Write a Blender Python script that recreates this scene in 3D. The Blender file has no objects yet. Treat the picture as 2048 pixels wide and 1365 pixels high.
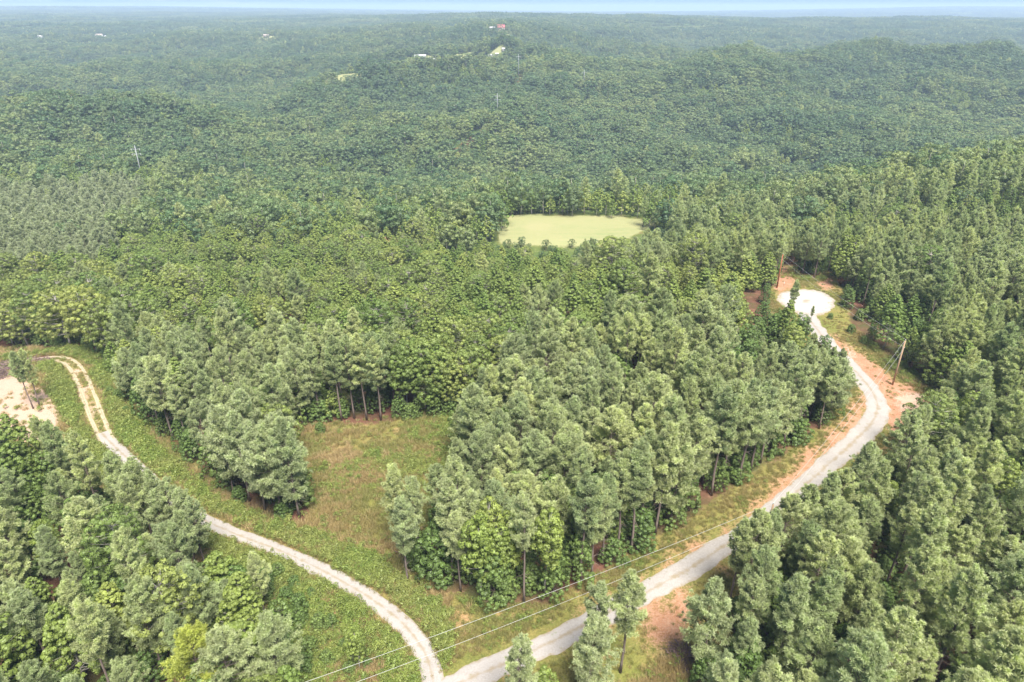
import bpy, math, random
import numpy as np
from mathutils import Vector

# ------------------------------------------------------------------ camera, world, sun, exposure
R = math.radians
scene = bpy.context.scene
COL = scene.collection
CAM_H, PITCH, FPX, IW, IH = 65.0, R(26.0), 1365.0, 2048.0, 1365.0
SP, CP = math.sin(PITCH), math.cos(PITCH)
cam_data = bpy.data.cameras.new('camera')
cam_data.sensor_width = 36.0
cam_data.lens = 36.0 * FPX / IW
cam_data.clip_start, cam_data.clip_end = 0.5, 60000.0
cam = bpy.data.objects.new('camera', cam_data)
COL.objects.link(cam)
cam.location = (0, 0, CAM_H)
cam.rotation_euler = (math.pi / 2 - PITCH, 0, 0)
scene.camera = cam

SUN_EL, SUN_AZ = R(62), R(160)          # azimuth measured from +Y (view direction) towards +X
world = bpy.data.worlds.new('World')
scene.world = world
world.use_nodes = True
wn, wl = world.node_tree.nodes, world.node_tree.links
wn.clear()
w_out = wn.new('ShaderNodeOutputWorld')
w_bg = wn.new('ShaderNodeBackground')
w_bg.inputs['Strength'].default_value = 0.056
sky = wn.new('ShaderNodeTexSky')
sky.sky_type = 'NISHITA'
sky.sun_disc = False
sky.sun_elevation = SUN_EL
sky.sun_rotation = SUN_AZ
sky.altitude = 400
sky.air_density, sky.dust_density, sky.ozone_density = 1.2, 0.6, 3.0
# broken cloud over the blue: noise in direction space, the same all the way round
tc = wn.new('ShaderNodeTexCoord')
mp = wn.new('ShaderNodeMapping')
mp.inputs['Scale'].default_value = (2.6, 2.6, 34.0)
mp.inputs['Location'].default_value = (3.7, 0.4, 0.0)
nz = wn.new('ShaderNodeTexNoise')
nz.inputs['Scale'].default_value = 1.3
nz.inputs['Detail'].default_value = 7.0
nz.inputs['Roughness'].default_value = 0.55
rp = wn.new('ShaderNodeValToRGB')
rp.color_ramp.elements[0].position = 0.46
rp.color_ramp.elements[1].position = 0.62
tint = wn.new('ShaderNodeMix')
tint.data_type = 'RGBA'
tint.blend_type = 'MULTIPLY'
tint.inputs['Factor'].default_value = 1.0
tint.inputs['B'].default_value = (0.36, 0.68, 1.06, 1)
mixc = wn.new('ShaderNodeMix')
mixc.data_type = 'RGBA'
mixc.inputs['B'].default_value = (7.2, 7.2, 7.1, 1)
wl.new(tc.outputs['Generated'], mp.inputs['Vector'])
wl.new(mp.outputs['Vector'], nz.inputs['Vector'])
wl.new(nz.outputs['Fac'], rp.inputs['Fac'])
wl.new(sky.outputs['Color'], tint.inputs['A'])
wl.new(tint.outputs['Result'], mixc.inputs['A'])
wl.new(rp.outputs['Color'], mixc.inputs['Factor'])
wl.new(mixc.outputs['Result'], w_bg.inputs['Color'])
wl.new(w_bg.outputs['Background'], w_out.inputs['Surface'])

sd = bpy.data.lights.new('sun', 'SUN')
sd.energy = 4.8
sd.angle = R(28)
sd.color = (1.0, 0.945, 0.85)
sun = bpy.data.objects.new('sun', sd)
COL.objects.link(sun)
S = Vector((math.sin(SUN_AZ) * math.cos(SUN_EL), math.cos(SUN_AZ) * math.cos(SUN_EL), math.sin(SUN_EL)))
sun.rotation_euler = S.to_track_quat('Z', 'Y').to_euler()
sun.location = (60, 60, 200)

scene.render.engine = 'CYCLES'
cy = scene.cycles
cy.max_bounces, cy.diffuse_bounces, cy.glossy_bounces = 7, 4, 1
cy.transmission_bounces, cy.transparent_max_bounces, cy.volume_bounces = 4, 4, 1
cy.caustics_reflective = cy.caustics_refractive = False
cy.use_adaptive_sampling = False
try:
    cy.use_denoising = True
    cy.denoiser = 'OPENIMAGEDENOISE'
    cy.denoising_input_passes = 'RGB_ALBEDO_NORMAL'
    cy.denoising_prefilter = 'ACCURATE'
except Exception:
    pass
vs = scene.view_settings
vs.view_transform, vs.look, vs.gamma = 'Standard', 'None', 1.0
vs.use_curve_mapping = False
vs.exposure = 1.25

rng = np.random.default_rng(7)
random.seed(7)

# ------------------------------------------------------------------ maths helpers
def ray(px, py):
    a = (np.asarray(px, float) - IW / 2) / FPX
    b = (IH / 2 - np.asarray(py, float)) / FPX
    return a, CP + b * SP, -SP + b * CP

def at_y(px, py, Y):
    a, dy, dz = ray(px, py)
    t = Y / dy
    return a * t, Y + 0 * t, CAM_H + dz * t

def project(x, y, z):
    x, y, z = np.asarray(x, float), np.asarray(y, float), np.asarray(z, float)
    d = y * CP - (z - CAM_H) * SP
    d = np.maximum(d, 1.0)
    up = y * SP + (z - CAM_H) * CP
    return IW / 2 + FPX * x / d, IH / 2 - FPX * up / d, d

def _hash(i, j, s):
    h = (i * 374761393 + j * 668265263 + s * 974634777) & 0xFFFFFFFF
    h = ((h ^ (h >> 13)) * 1274126177) & 0xFFFFFFFF
    return ((h ^ (h >> 16)) & 0xFFFF) / 65535.0

def vnoise(x, y, s=0):
    x, y = np.asarray(x, float), np.asarray(y, float)
    i, j = np.floor(x).astype(np.int64), np.floor(y).astype(np.int64)
    fx, fy = x - i, y - j
    fx, fy = fx * fx * (3 - 2 * fx), fy * fy * (3 - 2 * fy)
    a, b = _hash(i, j, s), _hash(i + 1, j, s)
    c, d = _hash(i, j + 1, s), _hash(i + 1, j + 1, s)
    return (a + (b - a) * fx) * (1 - fy) + (c + (d - c) * fx) * fy

def fbm(x, y, s=0, o=4):
    t, a, n = 0, 0.5, 0
    for k in range(o):
        t = t + a * vnoise(x * 2 ** k, y * 2 ** k, s + k)
        n += a
        a *= 0.5
    return t / n

def sstep(a, b, x):
    t = np.clip((x - a) / (b - a), 0, 1)
    return t * t * (3 - 2 * t)

def inpoly(px, py, poly):
    px, py = np.asarray(px, float), np.asarray(py, float)
    r = np.zeros(px.shape, bool)
    n = len(poly)
    for k in range(n):
        x0, y0 = poly[k]
        x1, y1 = poly[(k + 1) % n]
        if y0 == y1:
            continue
        c = (y0 > py) != (y1 > py)
        r ^= c & (px < (x1 - x0) * (py - y0) / (y1 - y0) + x0)
    return r

# ------------------------------------------------------------------ terrain
CTRL = []
def cpx(px, py, Y, drop=12.0):
    x, y, z = at_y(px, py, Y)
    CTRL.append((float(x), float(y), float(z) - drop))
for Y in (-90, -40, 0, 40, 75, 105, 128):
    for u in (-1.1, -0.7, -0.35, 0, 0.35, 0.7, 1.1):
        CTRL.append((u * (Y + 130), Y, 0.0))
for x, y in ((35, 150), (65, 150), (100, 150), (150, 150), (60, 172), (85, 175), (120, 180), (170, 190)):
    CTRL.append((x, y, 0.0))
for p in ((600, 560, 170, 9), (250, 560, 165, 12), (0, 560, 160, 15), (900, 560, 165, 9), (700, 480, 240, 10), (400, 480, 240, 10),
          (1100, 520, 205, 9), (600, 400, 350, 11), (900, 400, 360, 11), (100, 430, 280, 13), (280, 350, 400, 13), (0, 370, 370, 13),
          (1010, 470, 275, 0), (1285, 450, 292, 0), (1150, 432, 307, 0), (1150, 470, 276, 0), (1150, 505, 240, 12), (1000, 400, 350, 12),
          (1300, 395, 365, 12), (2048, 297, 370, 12), (1850, 325, 355, 12), (1600, 368, 345, 12), (2048, 420, 215, 15), (1700, 450, 215, 15),
          (1450, 450, 235, 15), (2300, 300, 360, 14),
          # valley floor and the long hill behind it
          (2048, 285, 600, 12), (1750, 310, 585, 12), (1500, 345, 560, 12), (1200, 345, 540, 12), (1000, 330, 560, 12), (750, 330, 540, 12),
          (500, 330, 510, 12), (150, 300, 500, 12), (300, 300, 500, 12), (100, 197, 650, 12), (300, 213, 650, 12), (500, 245, 620, 12),
          (700, 260, 640, 12), (-200, 190, 640, 12), (350, 185, 900, 12), (100, 165, 950, 12), (600, 190, 820, 12), (800, 220, 720, 12),
          (500, 150, 1050, 12), (300, 100, 1500, 12), (0, 110, 1400, 12), (200, 82, 1850, 8), (700, 150, 950, 5), (850, 118, 1000, 4),
          (980, 108, 1060, 4), (700, 100, 1350, 12), (1003, 61, 1600, 5), (560, 75, 1800, 10), (850, 75, 1500, 12),
          (1700, 75, 1180, 12), (1425, 88, 1080, 12), (1425, 110, 980, 8), (1950, 85, 1130, 12), (2048, 105, 1060, 12), (1200, 110, 1050, 12),
          (1700, 140, 950, 12), (1300, 150, 900, 12), (1700, 200, 800, 12), (1300, 200, 780, 12), (1050, 200, 760, 12), (2048, 200, 800, 12),
          (1700, 270, 660, 12), (1300, 270, 650, 12), (1000, 270, 640, 12), (2300, 150, 950, 12), (2300, 250, 680, 12), (1120, 150, 880, 12),
          (1040, 155, 880, 10), (1000, 238, 690, 10), (950, 285, 625, 6)):
    cpx(*p)
CTRL += [(500, 1650, -25), (850, 1600, -30), (1150, 1550, -30), (250, 1900, 0), (500, 2000, -10)]
CTRL += [(360, 450, -58), (260, 440, -60), (150, 435, -58), (480, 460, -50), (300, 500, -62), (420, 520, -60), (-520, 780, -62), (-380, 780, -62), (-250, 760, -60), (-120, 730, -55), (560, 1350, -20), (900, 1330, -25), (320, 1300, -12)]
for p in ((930, 29, 3000, 12), (1400, 33, 3100, 12), (1250, 45, 2100, 12), (1800, 46, 2500, 12), (1800, 37, 3200, 12), (2048, 38, 3000, 12),
          (700, 45, 2600, 12), (400, 50, 2500, 12), (100, 45, 2700, 12), (600, 30, 4000, 12), (200, 22, 5200, 12), (60, 15, 6000, 12),
          (-200, 20, 5000, 12), (2300, 40, 3000, 12), (950, 24, 9000, 12), (300, 14, 9000, 12), (1450, 24, 8000, 12), (1900, 14.5, 9000, 12),
          (1024, 22, 14000, 12), (0, 14, 14000, 12), (2048, 14, 14000, 12), (1300, 26, 14000, 12), (-200, 16, 12000, 12), (2300, 16, 12000, 12), (1200, 30, 4500, 40), (1800, 30, 4800, 50)):
    cpx(*p)
CTRL = np.array(CTRL)
def uv_of(x, y):
    q = np.maximum(y, -100) + 160.0
    return x / q, np.log(q / 160.0)
cu, cv = uv_of(CTRL[:, 0], CTRL[:, 1])
def kern(du, dv):
    return np.sqrt((du * 2.2) ** 2 + (dv * 1.6) ** 2 + 0.06 ** 2)
_A = kern(cu[:, None] - cu[None], cv[:, None] - cv[None]) - np.eye(len(cu)) * 0.012
_n = len(cu)
_M = np.zeros((_n + 1, _n + 1))
_M[:_n, :_n] = _A
_M[_n, :_n] = _M[:_n, _n] = 1
_W = np.linalg.solve(_M, np.append(CTRL[:, 2], 0))
BUMPS = []   # knolls under the far houses, filled from where they stand

NU, NV = 620, 440
U_MAX, V0, V1 = 1.32, math.log(75 / 160.0), math.log(16500 / 160.0)
gu, gv = np.linspace(-U_MAX, U_MAX, NU), np.linspace(V0, V1, NV)
GU, GV = np.meshgrid(gu, gv)
GQ = 160 * np.exp(GV)
GX, GY = GU * GQ, GQ - 160
GZ = np.full(GX.shape, _W[_n])
for k in range(_n):
    GZ += _W[k] * kern(GU - cu[k], GV - cv[k])
far = sstep(170, 420, GY)
GZ += far * ((fbm(GX / 170, GY / 170, 3) - 0.5) * 22 + (fbm(GX / 60, GY / 60, 9, 3) - 0.5) * 6) * (1 - 0.6 * sstep(2200, 5000, GY))
GZ += sstep(420, 600, GY) * (1 - sstep(1700, 2600, GY)) * (6 - 115 * np.abs(fbm(GX / 260 + 3.3, GY / 260, 41, 3) - 0.5))
GZ -= 5.0 * sstep(600, 1200, GY)
GZ += sstep(1100, 1700, GY) * (1 - 0.5 * sstep(3000, 6000, GY)) * (fbm(GX / 520, GY / 420, 23, 3) - 0.5) * 30
GZ += (1 - far) * (fbm(GX / 9, GY / 9, 5, 3) - 0.5) * 0.5
GZ -= 3.0 * np.exp(-(((GX - 20) / 60) ** 4 + ((GY - 245) / 22) ** 4))
fieldw = np.exp(-(((GX - 18) / 42) ** 4 + ((GY - 293) / 26) ** 4))
fx0 = -20.5 + (GY - 293) * 0.03
GZ = GZ * (1 - fieldw) + fx0 * fieldw

def _bil(G, x, y):
    u, v = uv_of(np.asarray(x, float), np.asarray(y, float))
    a = np.clip((u + U_MAX) / (2 * U_MAX) * (NU - 1), 0, NU - 1.001)
    b = np.clip((v - V0) / (V1 - V0) * (NV - 1), 0, NV - 1.001)
    i, j = a.astype(int), b.astype(int)
    fx, fy = a - i, b - j
    return (G[j, i] * (1 - fx) + G[j, i + 1] * fx) * (1 - fy) + (G[j + 1, i] * (1 - fx) + G[j + 1, i + 1] * fx) * fy

def ground_z(x, y):
    return _bil(GZ, x, y)

def hit(px, py):
    """where the sight line through a point of the photograph meets the ground"""
    a, dy, dz = ray(px, py)
    Ys = 30 * np.exp(np.linspace(0, math.log(12000 / 30.0), 2600))
    x, z = a / dy * Ys, CAM_H + dz / dy * Ys
    under = z < ground_z(x, Ys)
    k = int(np.argmax(under)) if under.any() else len(Ys) - 1
    return float(x[k]), float(Ys[k]), float(ground_z(x[k], Ys[k]))

def hit_flat(px, py, z=0.0):
    a, dy, dz = ray(px, py)
    t = (z - CAM_H) / dz
    return float(a * t), float(dy * t)

# ------------------------------------------------------------------ mesh helpers
def mesh_np(name, verts, tris, mats=(), mat_idx=None, smooth=False, tint=None):
    me = bpy.data.meshes.new(name)
    verts = np.asarray(verts, np.float32)
    tris = np.asarray(tris, np.int32)
    k = tris.shape[1]
    me.vertices.add(len(verts))
    me.vertices.foreach_set('co', verts.ravel())
    me.loops.add(tris.size)
    me.loops.foreach_set('vertex_index', tris.ravel())
    me.polygons.add(len(tris))
    me.polygons.foreach_set('loop_start', np.arange(0, tris.size, k, dtype=np.int32))
    for m in mats:
        me.materials.append(m)
    if mat_idx is not None:
        me.polygons.foreach_set('material_index', np.asarray(mat_idx, np.int32))
    if smooth:
        me.polygons.foreach_set('use_smooth', np.ones(len(tris), bool))
    if tint is not None:
        at = me.attributes.new('tint', 'FLOAT', 'POINT')
        at.data.foreach_set('value', np.asarray(tint, np.float32))
    me.update(calc_edges=True)
    return me

class MB:
    """collects triangles"""
    def __init__(self):
        self.v, self.f, self.t, self.n = [], [], [], 0
    def add(self, v, f, tint=0.5):
        v = np.asarray(v, float)
        self.v.append(v)
        self.f.append(np.asarray(f, int) + self.n)
        self.t.append(np.full(len(v), tint) if np.isscalar(tint) else np.asarray(tint, float))
        self.n += len(v)
    def tube(self, pts, rad, sides=6, tint=0.5, cap=True):
        pts = np.asarray(pts, float)
        rad = np.broadcast_to(np.asarray(rad, float), (len(pts),))
        d = np.gradient(pts, axis=0)
        d /= np.linalg.norm(d, axis=1)[:, None] + 1e-9
        ref = np.where(np.abs(d[:, 2:3]) > 0.9, np.array([[1., 0, 0]]), np.array([[0, 0, 1.]]))
        a = np.cross(d, ref)
        a /= np.linalg.norm(a, axis=1)[:, None] + 1e-9
        b = np.cross(d, a)
        th = np.linspace(0, 2 * np.pi, sides, endpoint=False)
        ring = a[:, None] * np.cos(th)[None, :, None] + b[:, None] * np.sin(th)[None, :, None]
        v = (pts[:, None] + ring * rad[:, None, None]).reshape(-1, 3)
        f = []
        for i in range(len(pts) - 1):
            for k in range(sides):
                p, q = i * sides + k, i * sides + (k + 1) % sides
                f += [(p, q, p + sides), (q, q + sides, p + sides)]
        if cap:
            e = (len(pts) - 1) * sides
            for k in range(1, sides - 1):
                f += [(0, k + 1, k), (e, e + k, e + k + 1)]
        self.add(v, f, tint)
    def box(self, c, s, rz=0.0, tint=0.5):
        c, s = np.asarray(c, float), np.asarray(s, float) / 2
        v = np.array([[i, j, k] for i in (-1, 1) for j in (-1, 1) for k in (-1, 1)]) * s
        if rz:
            x = v[:, 0] * math.cos(rz) - v[:, 1] * math.sin(rz)
            y = v[:, 0] * math.sin(rz) + v[:, 1] * math.cos(rz)
            v[:, 0], v[:, 1] = x, y
        f = [(0, 1, 3), (0, 3, 2), (4, 6, 7), (4, 7, 5), (0, 4, 5), (0, 5, 1), (2, 3, 7), (2, 7, 6), (0, 2, 6), (0, 6, 4), (1, 5, 7), (1, 7, 3)]
        self.add(v + c, f, tint)
    def mesh(self, name, mats, smooth=False):
        return mesh_np(name, np.vstack(self.v), np.vstack(self.f), mats, None, smooth, np.concatenate(self.t))
    def obj(self, name, mat, parent=None, smooth=False):
        return link(name, self.mesh(name, [mat], smooth), parent)

def link(name, me, parent=None):
    o = bpy.data.objects.new(name, me)
    COL.objects.link(o)
    if parent is not None:
        o.parent = parent
    return o

def tag(o, label=None, cat=None, group=None, kind=None):
    for k, v in (('label', label), ('category', cat), ('group', group), ('kind', kind)):
        if v:
            o[k] = v
    return o

def empty(name, loc=(0, 0, 0), rz=0.0):
    o = bpy.data.objects.new(name, None)
    o.empty_display_size = 0.3
    COL.objects.link(o)
    o.location = loc
    o.rotation_euler = (0, 0, rz)
    return o

# ------------------------------------------------------------------ materials
def new_mat(name):
    m = bpy.data.materials.new(name)
    m.use_nodes = True
    m.node_tree.nodes.clear()
    return m, m.node_tree.nodes, m.node_tree.links

def mixrgb(n, l, fac, a, b, mode='MIX'):
    x = n.new('ShaderNodeMix')
    x.data_type = 'RGBA'
    x.blend_type = mode
    for sock, val in (('Factor', fac), ('A', a), ('B', b)):
        s = [q for q in x.inputs if q.name == sock and (sock == 'Factor' and q.type == 'VALUE' or sock != 'Factor' and q.type == 'RGBA')][0]
        if hasattr(val, 'links'):
            l.new(val, s)
        else:
            s.default_value = val if sock == 'Factor' else (*val, 1)
    return [q for q in x.outputs if q.type == 'RGBA'][0]

def noise(n, l, scale, detail=4, vec=None, rough=0.6):
    t = n.new('ShaderNodeTexNoise')
    t.inputs['Scale'].default_value = scale
    t.inputs['Detail'].default_value = detail
    t.inputs['Roughness'].default_value = rough
    if vec is not None:
        l.new(vec, t.inputs['Vector'])
    return t.outputs['Fac']

def ramp(n, l, fac, p0, p1):
    r = n.new('ShaderNodeMapRange')
    r.inputs['From Min'].default_value = p0
    r.inputs['From Max'].default_value = p1
    l.new(fac, r.inputs['Value'])
    return r.outputs['Result']

def math_node(n, l, op, a, b):
    m = n.new('ShaderNodeMath')
    m.operation = op
    for i, q in enumerate((a, b)):
        if hasattr(q, 'links'):
            l.new(q, m.inputs[i])
        else:
            m.inputs[i].default_value = q
    return m.outputs[0]

def leaf_mat(name, c0, c1, c2, transl=0.35, spread=1.0, patch=0.012, sharp=(0.42, 0.62)):
    """foliage: c0..c1 from tree to tree, c2 in large patches of wood, a little from spray to spray"""
    m, n, l = new_mat(name)
    oi = n.new('ShaderNodeObjectInfo')
    at = n.new('ShaderNodeAttribute')
    at.attribute_name = 'tint'
    base = mixrgb(n, l, oi.outputs['Random'], c0, c1)
    pn = ramp(n, l, noise(n, l, patch, 3, oi.outputs['Location']), *sharp)
    base = mixrgb(n, l, math_node(n, l, 'MULTIPLY', pn, 0.75), base, c2)
    k = math_node(n, l, 'MULTIPLY_ADD', at.outputs['Fac'], 0.7 * spread)
    k.node.inputs[2].default_value = 1 - 0.35 * spread
    hsv = n.new('ShaderNodeHueSaturation')
    l.new(base, hsv.inputs['Color'])
    l.new(k, hsv.inputs['Value'])
    col = hsv.outputs['Color']
    d = n.new('ShaderNodeBsdfDiffuse')
    t = n.new('ShaderNodeBsdfTranslucent')
    l.new(col, d.inputs['Color'])
    tcol = mixrgb(n, l, 1.0, col, (1.0, 1.12, 0.6), 'MULTIPLY')
    l.new(tcol, t.inputs['Color'])
    mx = n.new('ShaderNodeMixShader')
    mx.inputs[0].default_value = transl
    l.new(d.outputs[0], mx.inputs[1])
    l.new(t.outputs[0], mx.inputs[2])
    g = n.new('ShaderNodeBsdfGlossy')
    g.inputs['Roughness'].default_value = 0.55
    g.inputs['Color'].default_value = (0.8, 0.85, 0.8, 1)
    mg = n.new('ShaderNodeMixShader')
    mg.inputs[0].default_value = 0.04
    l.new(mx.outputs[0], mg.inputs[1])
    l.new(g.outputs[0], mg.inputs[2])
    o = n.new('ShaderNodeOutputMaterial')
    l.new(mg.outputs[0], o.inputs['Surface'])
    return m

def plain_mat(name, c0, c1, scale=3.0, rough=0.85, bump=0.0, metallic=0.0, stretch=None):
    m, n, l = new_mat(name)
    tcn = n.new('ShaderNodeTexCoord')
    vec = tcn.outputs['Object']
    if stretch:
        mpn = n.new('ShaderNodeMapping')
        mpn.inputs['Scale'].default_value = stretch
        l.new(vec, mpn.inputs['Vector'])
        vec = mpn.outputs['Vector']
    nf = noise(n, l, scale, 5, vec)
    col = mixrgb(n, l, ramp(n, l, nf, 0.3, 0.7), c0, c1)
    p = n.new('ShaderNodeBsdfPrincipled')
    p.inputs['Roughness'].default_value = rough
    p.inputs['Metallic'].default_value = metallic
    l.new(col, p.inputs['Base Color'])
    if bump:
        b = n.new('ShaderNodeBump')
        b.inputs['Strength'].default_value = bump
        b.inputs['Distance'].default_value = 0.05
        l.new(nf, b.inputs['Height'])
        l.new(b.outputs[0], p.inputs['Normal'])
    o = n.new('ShaderNodeOutputMaterial')
    l.new(p.outputs[0], o.inputs['Surface'])
    return m

M_PINE = leaf_mat('pine_needles', (0.34, 0.405, 0.20), (0.555, 0.58, 0.285), (0.445, 0.49, 0.285), 0.4, 1.0, 0.03)
M_PINE_G = leaf_mat('grey_needles', (0.38, 0.42, 0.26), (0.48, 0.51, 0.34), (0.42, 0.46, 0.29), 0.42)
M_PINE_Y = leaf_mat('yellow_green_needles', (0.46, 0.50, 0.10), (0.50, 0.53, 0.13), (0.46, 0.50, 0.10), 0.4)
M_OAK = leaf_mat('oak_leaves', (0.12, 0.185, 0.04), (0.27, 0.30, 0.075), (0.19, 0.255, 0.06), 0.28, 1.2)
M_POPLAR = leaf_mat('poplar_leaves', (0.15, 0.23, 0.045), (0.29, 0.335, 0.075), (0.17, 0.245, 0.055), 0.3, 1.0)
M_LIME = leaf_mat('light_green_leaves', (0.22, 0.29, 0.06), (0.29, 0.335, 0.08), (0.24, 0.30, 0.06), 0.35)
M_SHRUB = leaf_mat('understory_leaves', (0.095, 0.16, 0.035), (0.18, 0.24, 0.06), (0.12, 0.19, 0.04), 0.3, 1.2)
M_BARK = plain_mat('pine_bark', (0.13, 0.095, 0.08), (0.24, 0.19, 0.165), 4, 0.95, 0.6, 0, (1, 1, 0.3))
M_BARK_PALE = plain_mat('pale_bark', (0.26, 0.24, 0.20), (0.46, 0.43, 0.38), 4, 0.95, 0.4, 0, (1, 1, 0.3))

# ------------------------------------------------------------------ ground cover map (outlines read off the photograph, laid on the ground)
OPEN = [(-900, 697), (60, 694), (180, 702), (235, 748), (285, 838), (310, 856), (400, 937), (480, 1010), (560, 1042), (600, 1044), (606, 1020), (588, 900),
        (592, 852), (760, 838), (800, 824), (935, 829), (968, 862), (930, 945), (898, 1015), (868, 1085), (828, 1135), (870, 1172), (955, 1204), (1095, 1207),
        (1245, 1122), (1400, 1024), (1560, 914), (1655, 847), (1672, 800), (1650, 750), (1600, 700), (1555, 660), (1535, 620), (1540, 578),
        (1555, 548), (1572, 528), (1588, 534), (1600, 552), (1630, 560), (1650, 548), (1672, 545), (1672, 566), (1690, 595), (1700, 650), (1765, 705), (1870, 772), (1905, 812), (1890, 850), (1835, 885),
        (1800, 925), (1750, 970), (1700, 1035), (1650, 1095), (1570, 1180), (1460, 1265), (1400, 1335), (1385, 1450), (1385, 1620), (560, 1620),
        (610, 1430), (575, 1330), (600, 1270), (560, 1240), (520, 1220), (470, 1205), (400, 1165), (290, 1080), (200, 1010), (100, 965), (-900, 950)]
P_LEFT = [(225, 730), (700, 765), (800, 800), (800, 832), (622, 856), (635, 1050), (480, 1022), (290, 866)]
P_CENTRAL = [(790, 1125), (795, 1000), (880, 870), (960, 825), (1130, 750), (1280, 705), (1450, 690), (1540, 672), (1690, 740), (1690, 855),
             (1240, 1130), (1095, 1215), (945, 1215)]
P_RIGHT = [(1380, 2500), (1380, 1300), (1560, 1150), (1760, 940), (1880, 850), (1905, 800), (1850, 755), (1900, 690), (2048, 640), (3800, 640), (3800, 2500)]
P_BACK = [(1150, 602), (1250, 565), (1400, 530), (1600, 507), (2048, 512), (3800, 512), (3800, 660), (2048, 650), (1880, 700), (1740, 640), (1690, 560),
          (1560, 575), (1290, 585)]
P_LOWLEFT = [(-900, 940), (100, 950), (290, 1070), (480, 1195), (600, 1265), (640, 1700), (640, 2500), (-1500, 2500)]
P_GREY = [(-900, 445), (0, 432), (120, 412), (290, 402), (300, 440), (240, 520), (225, 560), (0, 590), (-900, 600)]
FIELD_XY = [hit_flat(px, py, -20.5) for px, py in ((1010, 440), (1040, 431), (1085, 433), (1130, 436), (1200, 438), (1300, 441), (1290, 454), (1262, 466), (1225, 477), (1110, 480), (1014, 478))]

bpx, bpy_, _z = hit(768, 500)
GZ += 5.0 * np.exp(-(((GX - bpx) / 9) ** 2 + ((GY - bpy_) / 9) ** 2) ** 2)
gpx, gpy, gd = project(GX, GY, GZ)
jx = (fbm(GX / 2.2, GY / 2.2, 31) - 0.5) * 26 * 90 / np.maximum(gd, 40)
jy = (fbm(GX / 2.2, GY / 2.2, 37) - 0.5) * 16 * 90 / np.maximum(gd, 40)
QX, QY = gpx + jx, gpy + jy
def paint(polys, near=True):
    m = np.zeros(GX.shape, bool)
    for p in polys:
        m |= inpoly(QX, QY, p)
    if near:
        m &= GY < 230
    return m.astype(float)
def blur(m, k=1):
    for _ in range(k):
        p = np.pad(m, 1, 'edge')
        m = (p[:-2, 1:-1] + p[2:, 1:-1] + p[1:-1, :-2] + p[1:-1, 2:] + 2 * p[1:-1, 1:-1]) / 6
    return m
CLAY = [[(1440, 1110), (1560, 1010), (1645, 922), (1712, 855), (1738, 800), (1728, 770), (1695, 830), (1610, 912), (1500, 1022)],
        [(1655, 665), (1725, 708), (1800, 770), (1860, 785), (1868, 835), (1805, 890), (1770, 850), (1778, 805), (1745, 775), (1685, 728)],
        [(1275, 1300), (1300, 1240), (1375, 1180), (1400, 1240), (1335, 1295)],
        [(1150, 1240), (1330, 1140), (1480, 1060), (1500, 1035), (1380, 1100), (1130, 1225)],
        [(590, 1145), (705, 1205), (790, 1262), (775, 1300), (690, 1262), (585, 1180)], [(590, 1290), (640, 1280), (660, 1320), (600, 1330)],
        [(260, 760), (300, 800), (320, 860), (285, 850)], [(1280, 1170), (1330, 1165), (1320, 1200), (1275, 1195)],
        [(1545, 545), (1570, 530), (1600, 560), (1580, 580), (1548, 590)], [(1635, 560), (1665, 545), (1672, 575), (1645, 580)],
        [(730, 500), (768, 480), (805, 484), (800, 508), (750, 520)]]
SAND = [[(-900, 755), (40, 752), (100, 775), (125, 830), (90, 890), (-900, 925)],
        [(1790, 790), (1850, 792), (1850, 815), (1800, 830)], [(95, 705), (150, 725), (185, 790), (240, 900), (200, 880), (160, 800), (130, 740)],
        [(1690, 690), (1710, 700), (1712, 715), (1690, 705)]]
LITTER = [[(-900, 700), (60, 700), (110, 715), (90, 745), (-900, 765)], [(605, 838), (800, 825), (800, 842), (620, 856)], [(480, 1012), (560, 1030), (632, 1015), (620, 1055), (540, 1050)],
          [(790, 1060), (830, 1100), (840, 1140), (795, 1120)], [(1345, 1300), (1390, 1300), (1395, 1335), (1350, 1335)]]
open_m = paint([OPEN])
clay = blur(paint(CLAY, False) * (GY < 300))
sand = blur(paint(SAND))
litter = blur(np.maximum(paint(LITTER), 1 - open_m))
fpoly = inpoly(GX + (fbm(GX / 5, GY / 5, 2) - .5) * 5, GY + (fbm(GX / 5, GY / 5, 4) - .5) * 5, FIELD_XY).astype(float)
fcx, fcy = np.mean(FIELD_XY, 0)
fpoly = np.maximum(fpoly, inpoly(fcx + (GX - fcx) / 1.13, fcy + (GY - fcy) / 1.2, FIELD_XY))
field = blur(fpoly)
litter *= 1 - field
CLEARS = []                       # (x, y, rx, ry): grassy clearings far off, and what must stay free of trees
def clearing(px, py, rx, ry):
    x, y, z = hit(px, py)
    for _ in range(4):
        x, y, z = hit(px, py + KNOLL * FPX / math.hypot(x, y))
    CLEARS.append((x, y, rx, ry))
    return x, y, z
HOUSES = {}
KNOLL = 12.0
for key, px, py, rx, ry in (('white_cottage', 88, 78, 18, 30), ('farmhouse', 215, 76, 42, 34), ('small_roof', 536, 74, 20, 28), ('long_barn', 850, 117, 26, 15),
                            ('red_roof', 1000, 61, 24, 26), ('hamlet', 990, 108, 18, 14), ('hill_house', 1425, 110, 15, 26), ('meadow_a', 25, 127, 45, 35),
                            ('meadow_b', 690, 153, 24, 10), ('meadow_d', 925, 113, 26, 9)):
    HOUSES[key] = clearing(px, py, rx, ry)
CORR = [hit(905, 306), hit(945, 288), hit(985, 252), hit(1012, 205), hit(1037, 157), hit(1062, 148)]   # power line clearing
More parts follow.
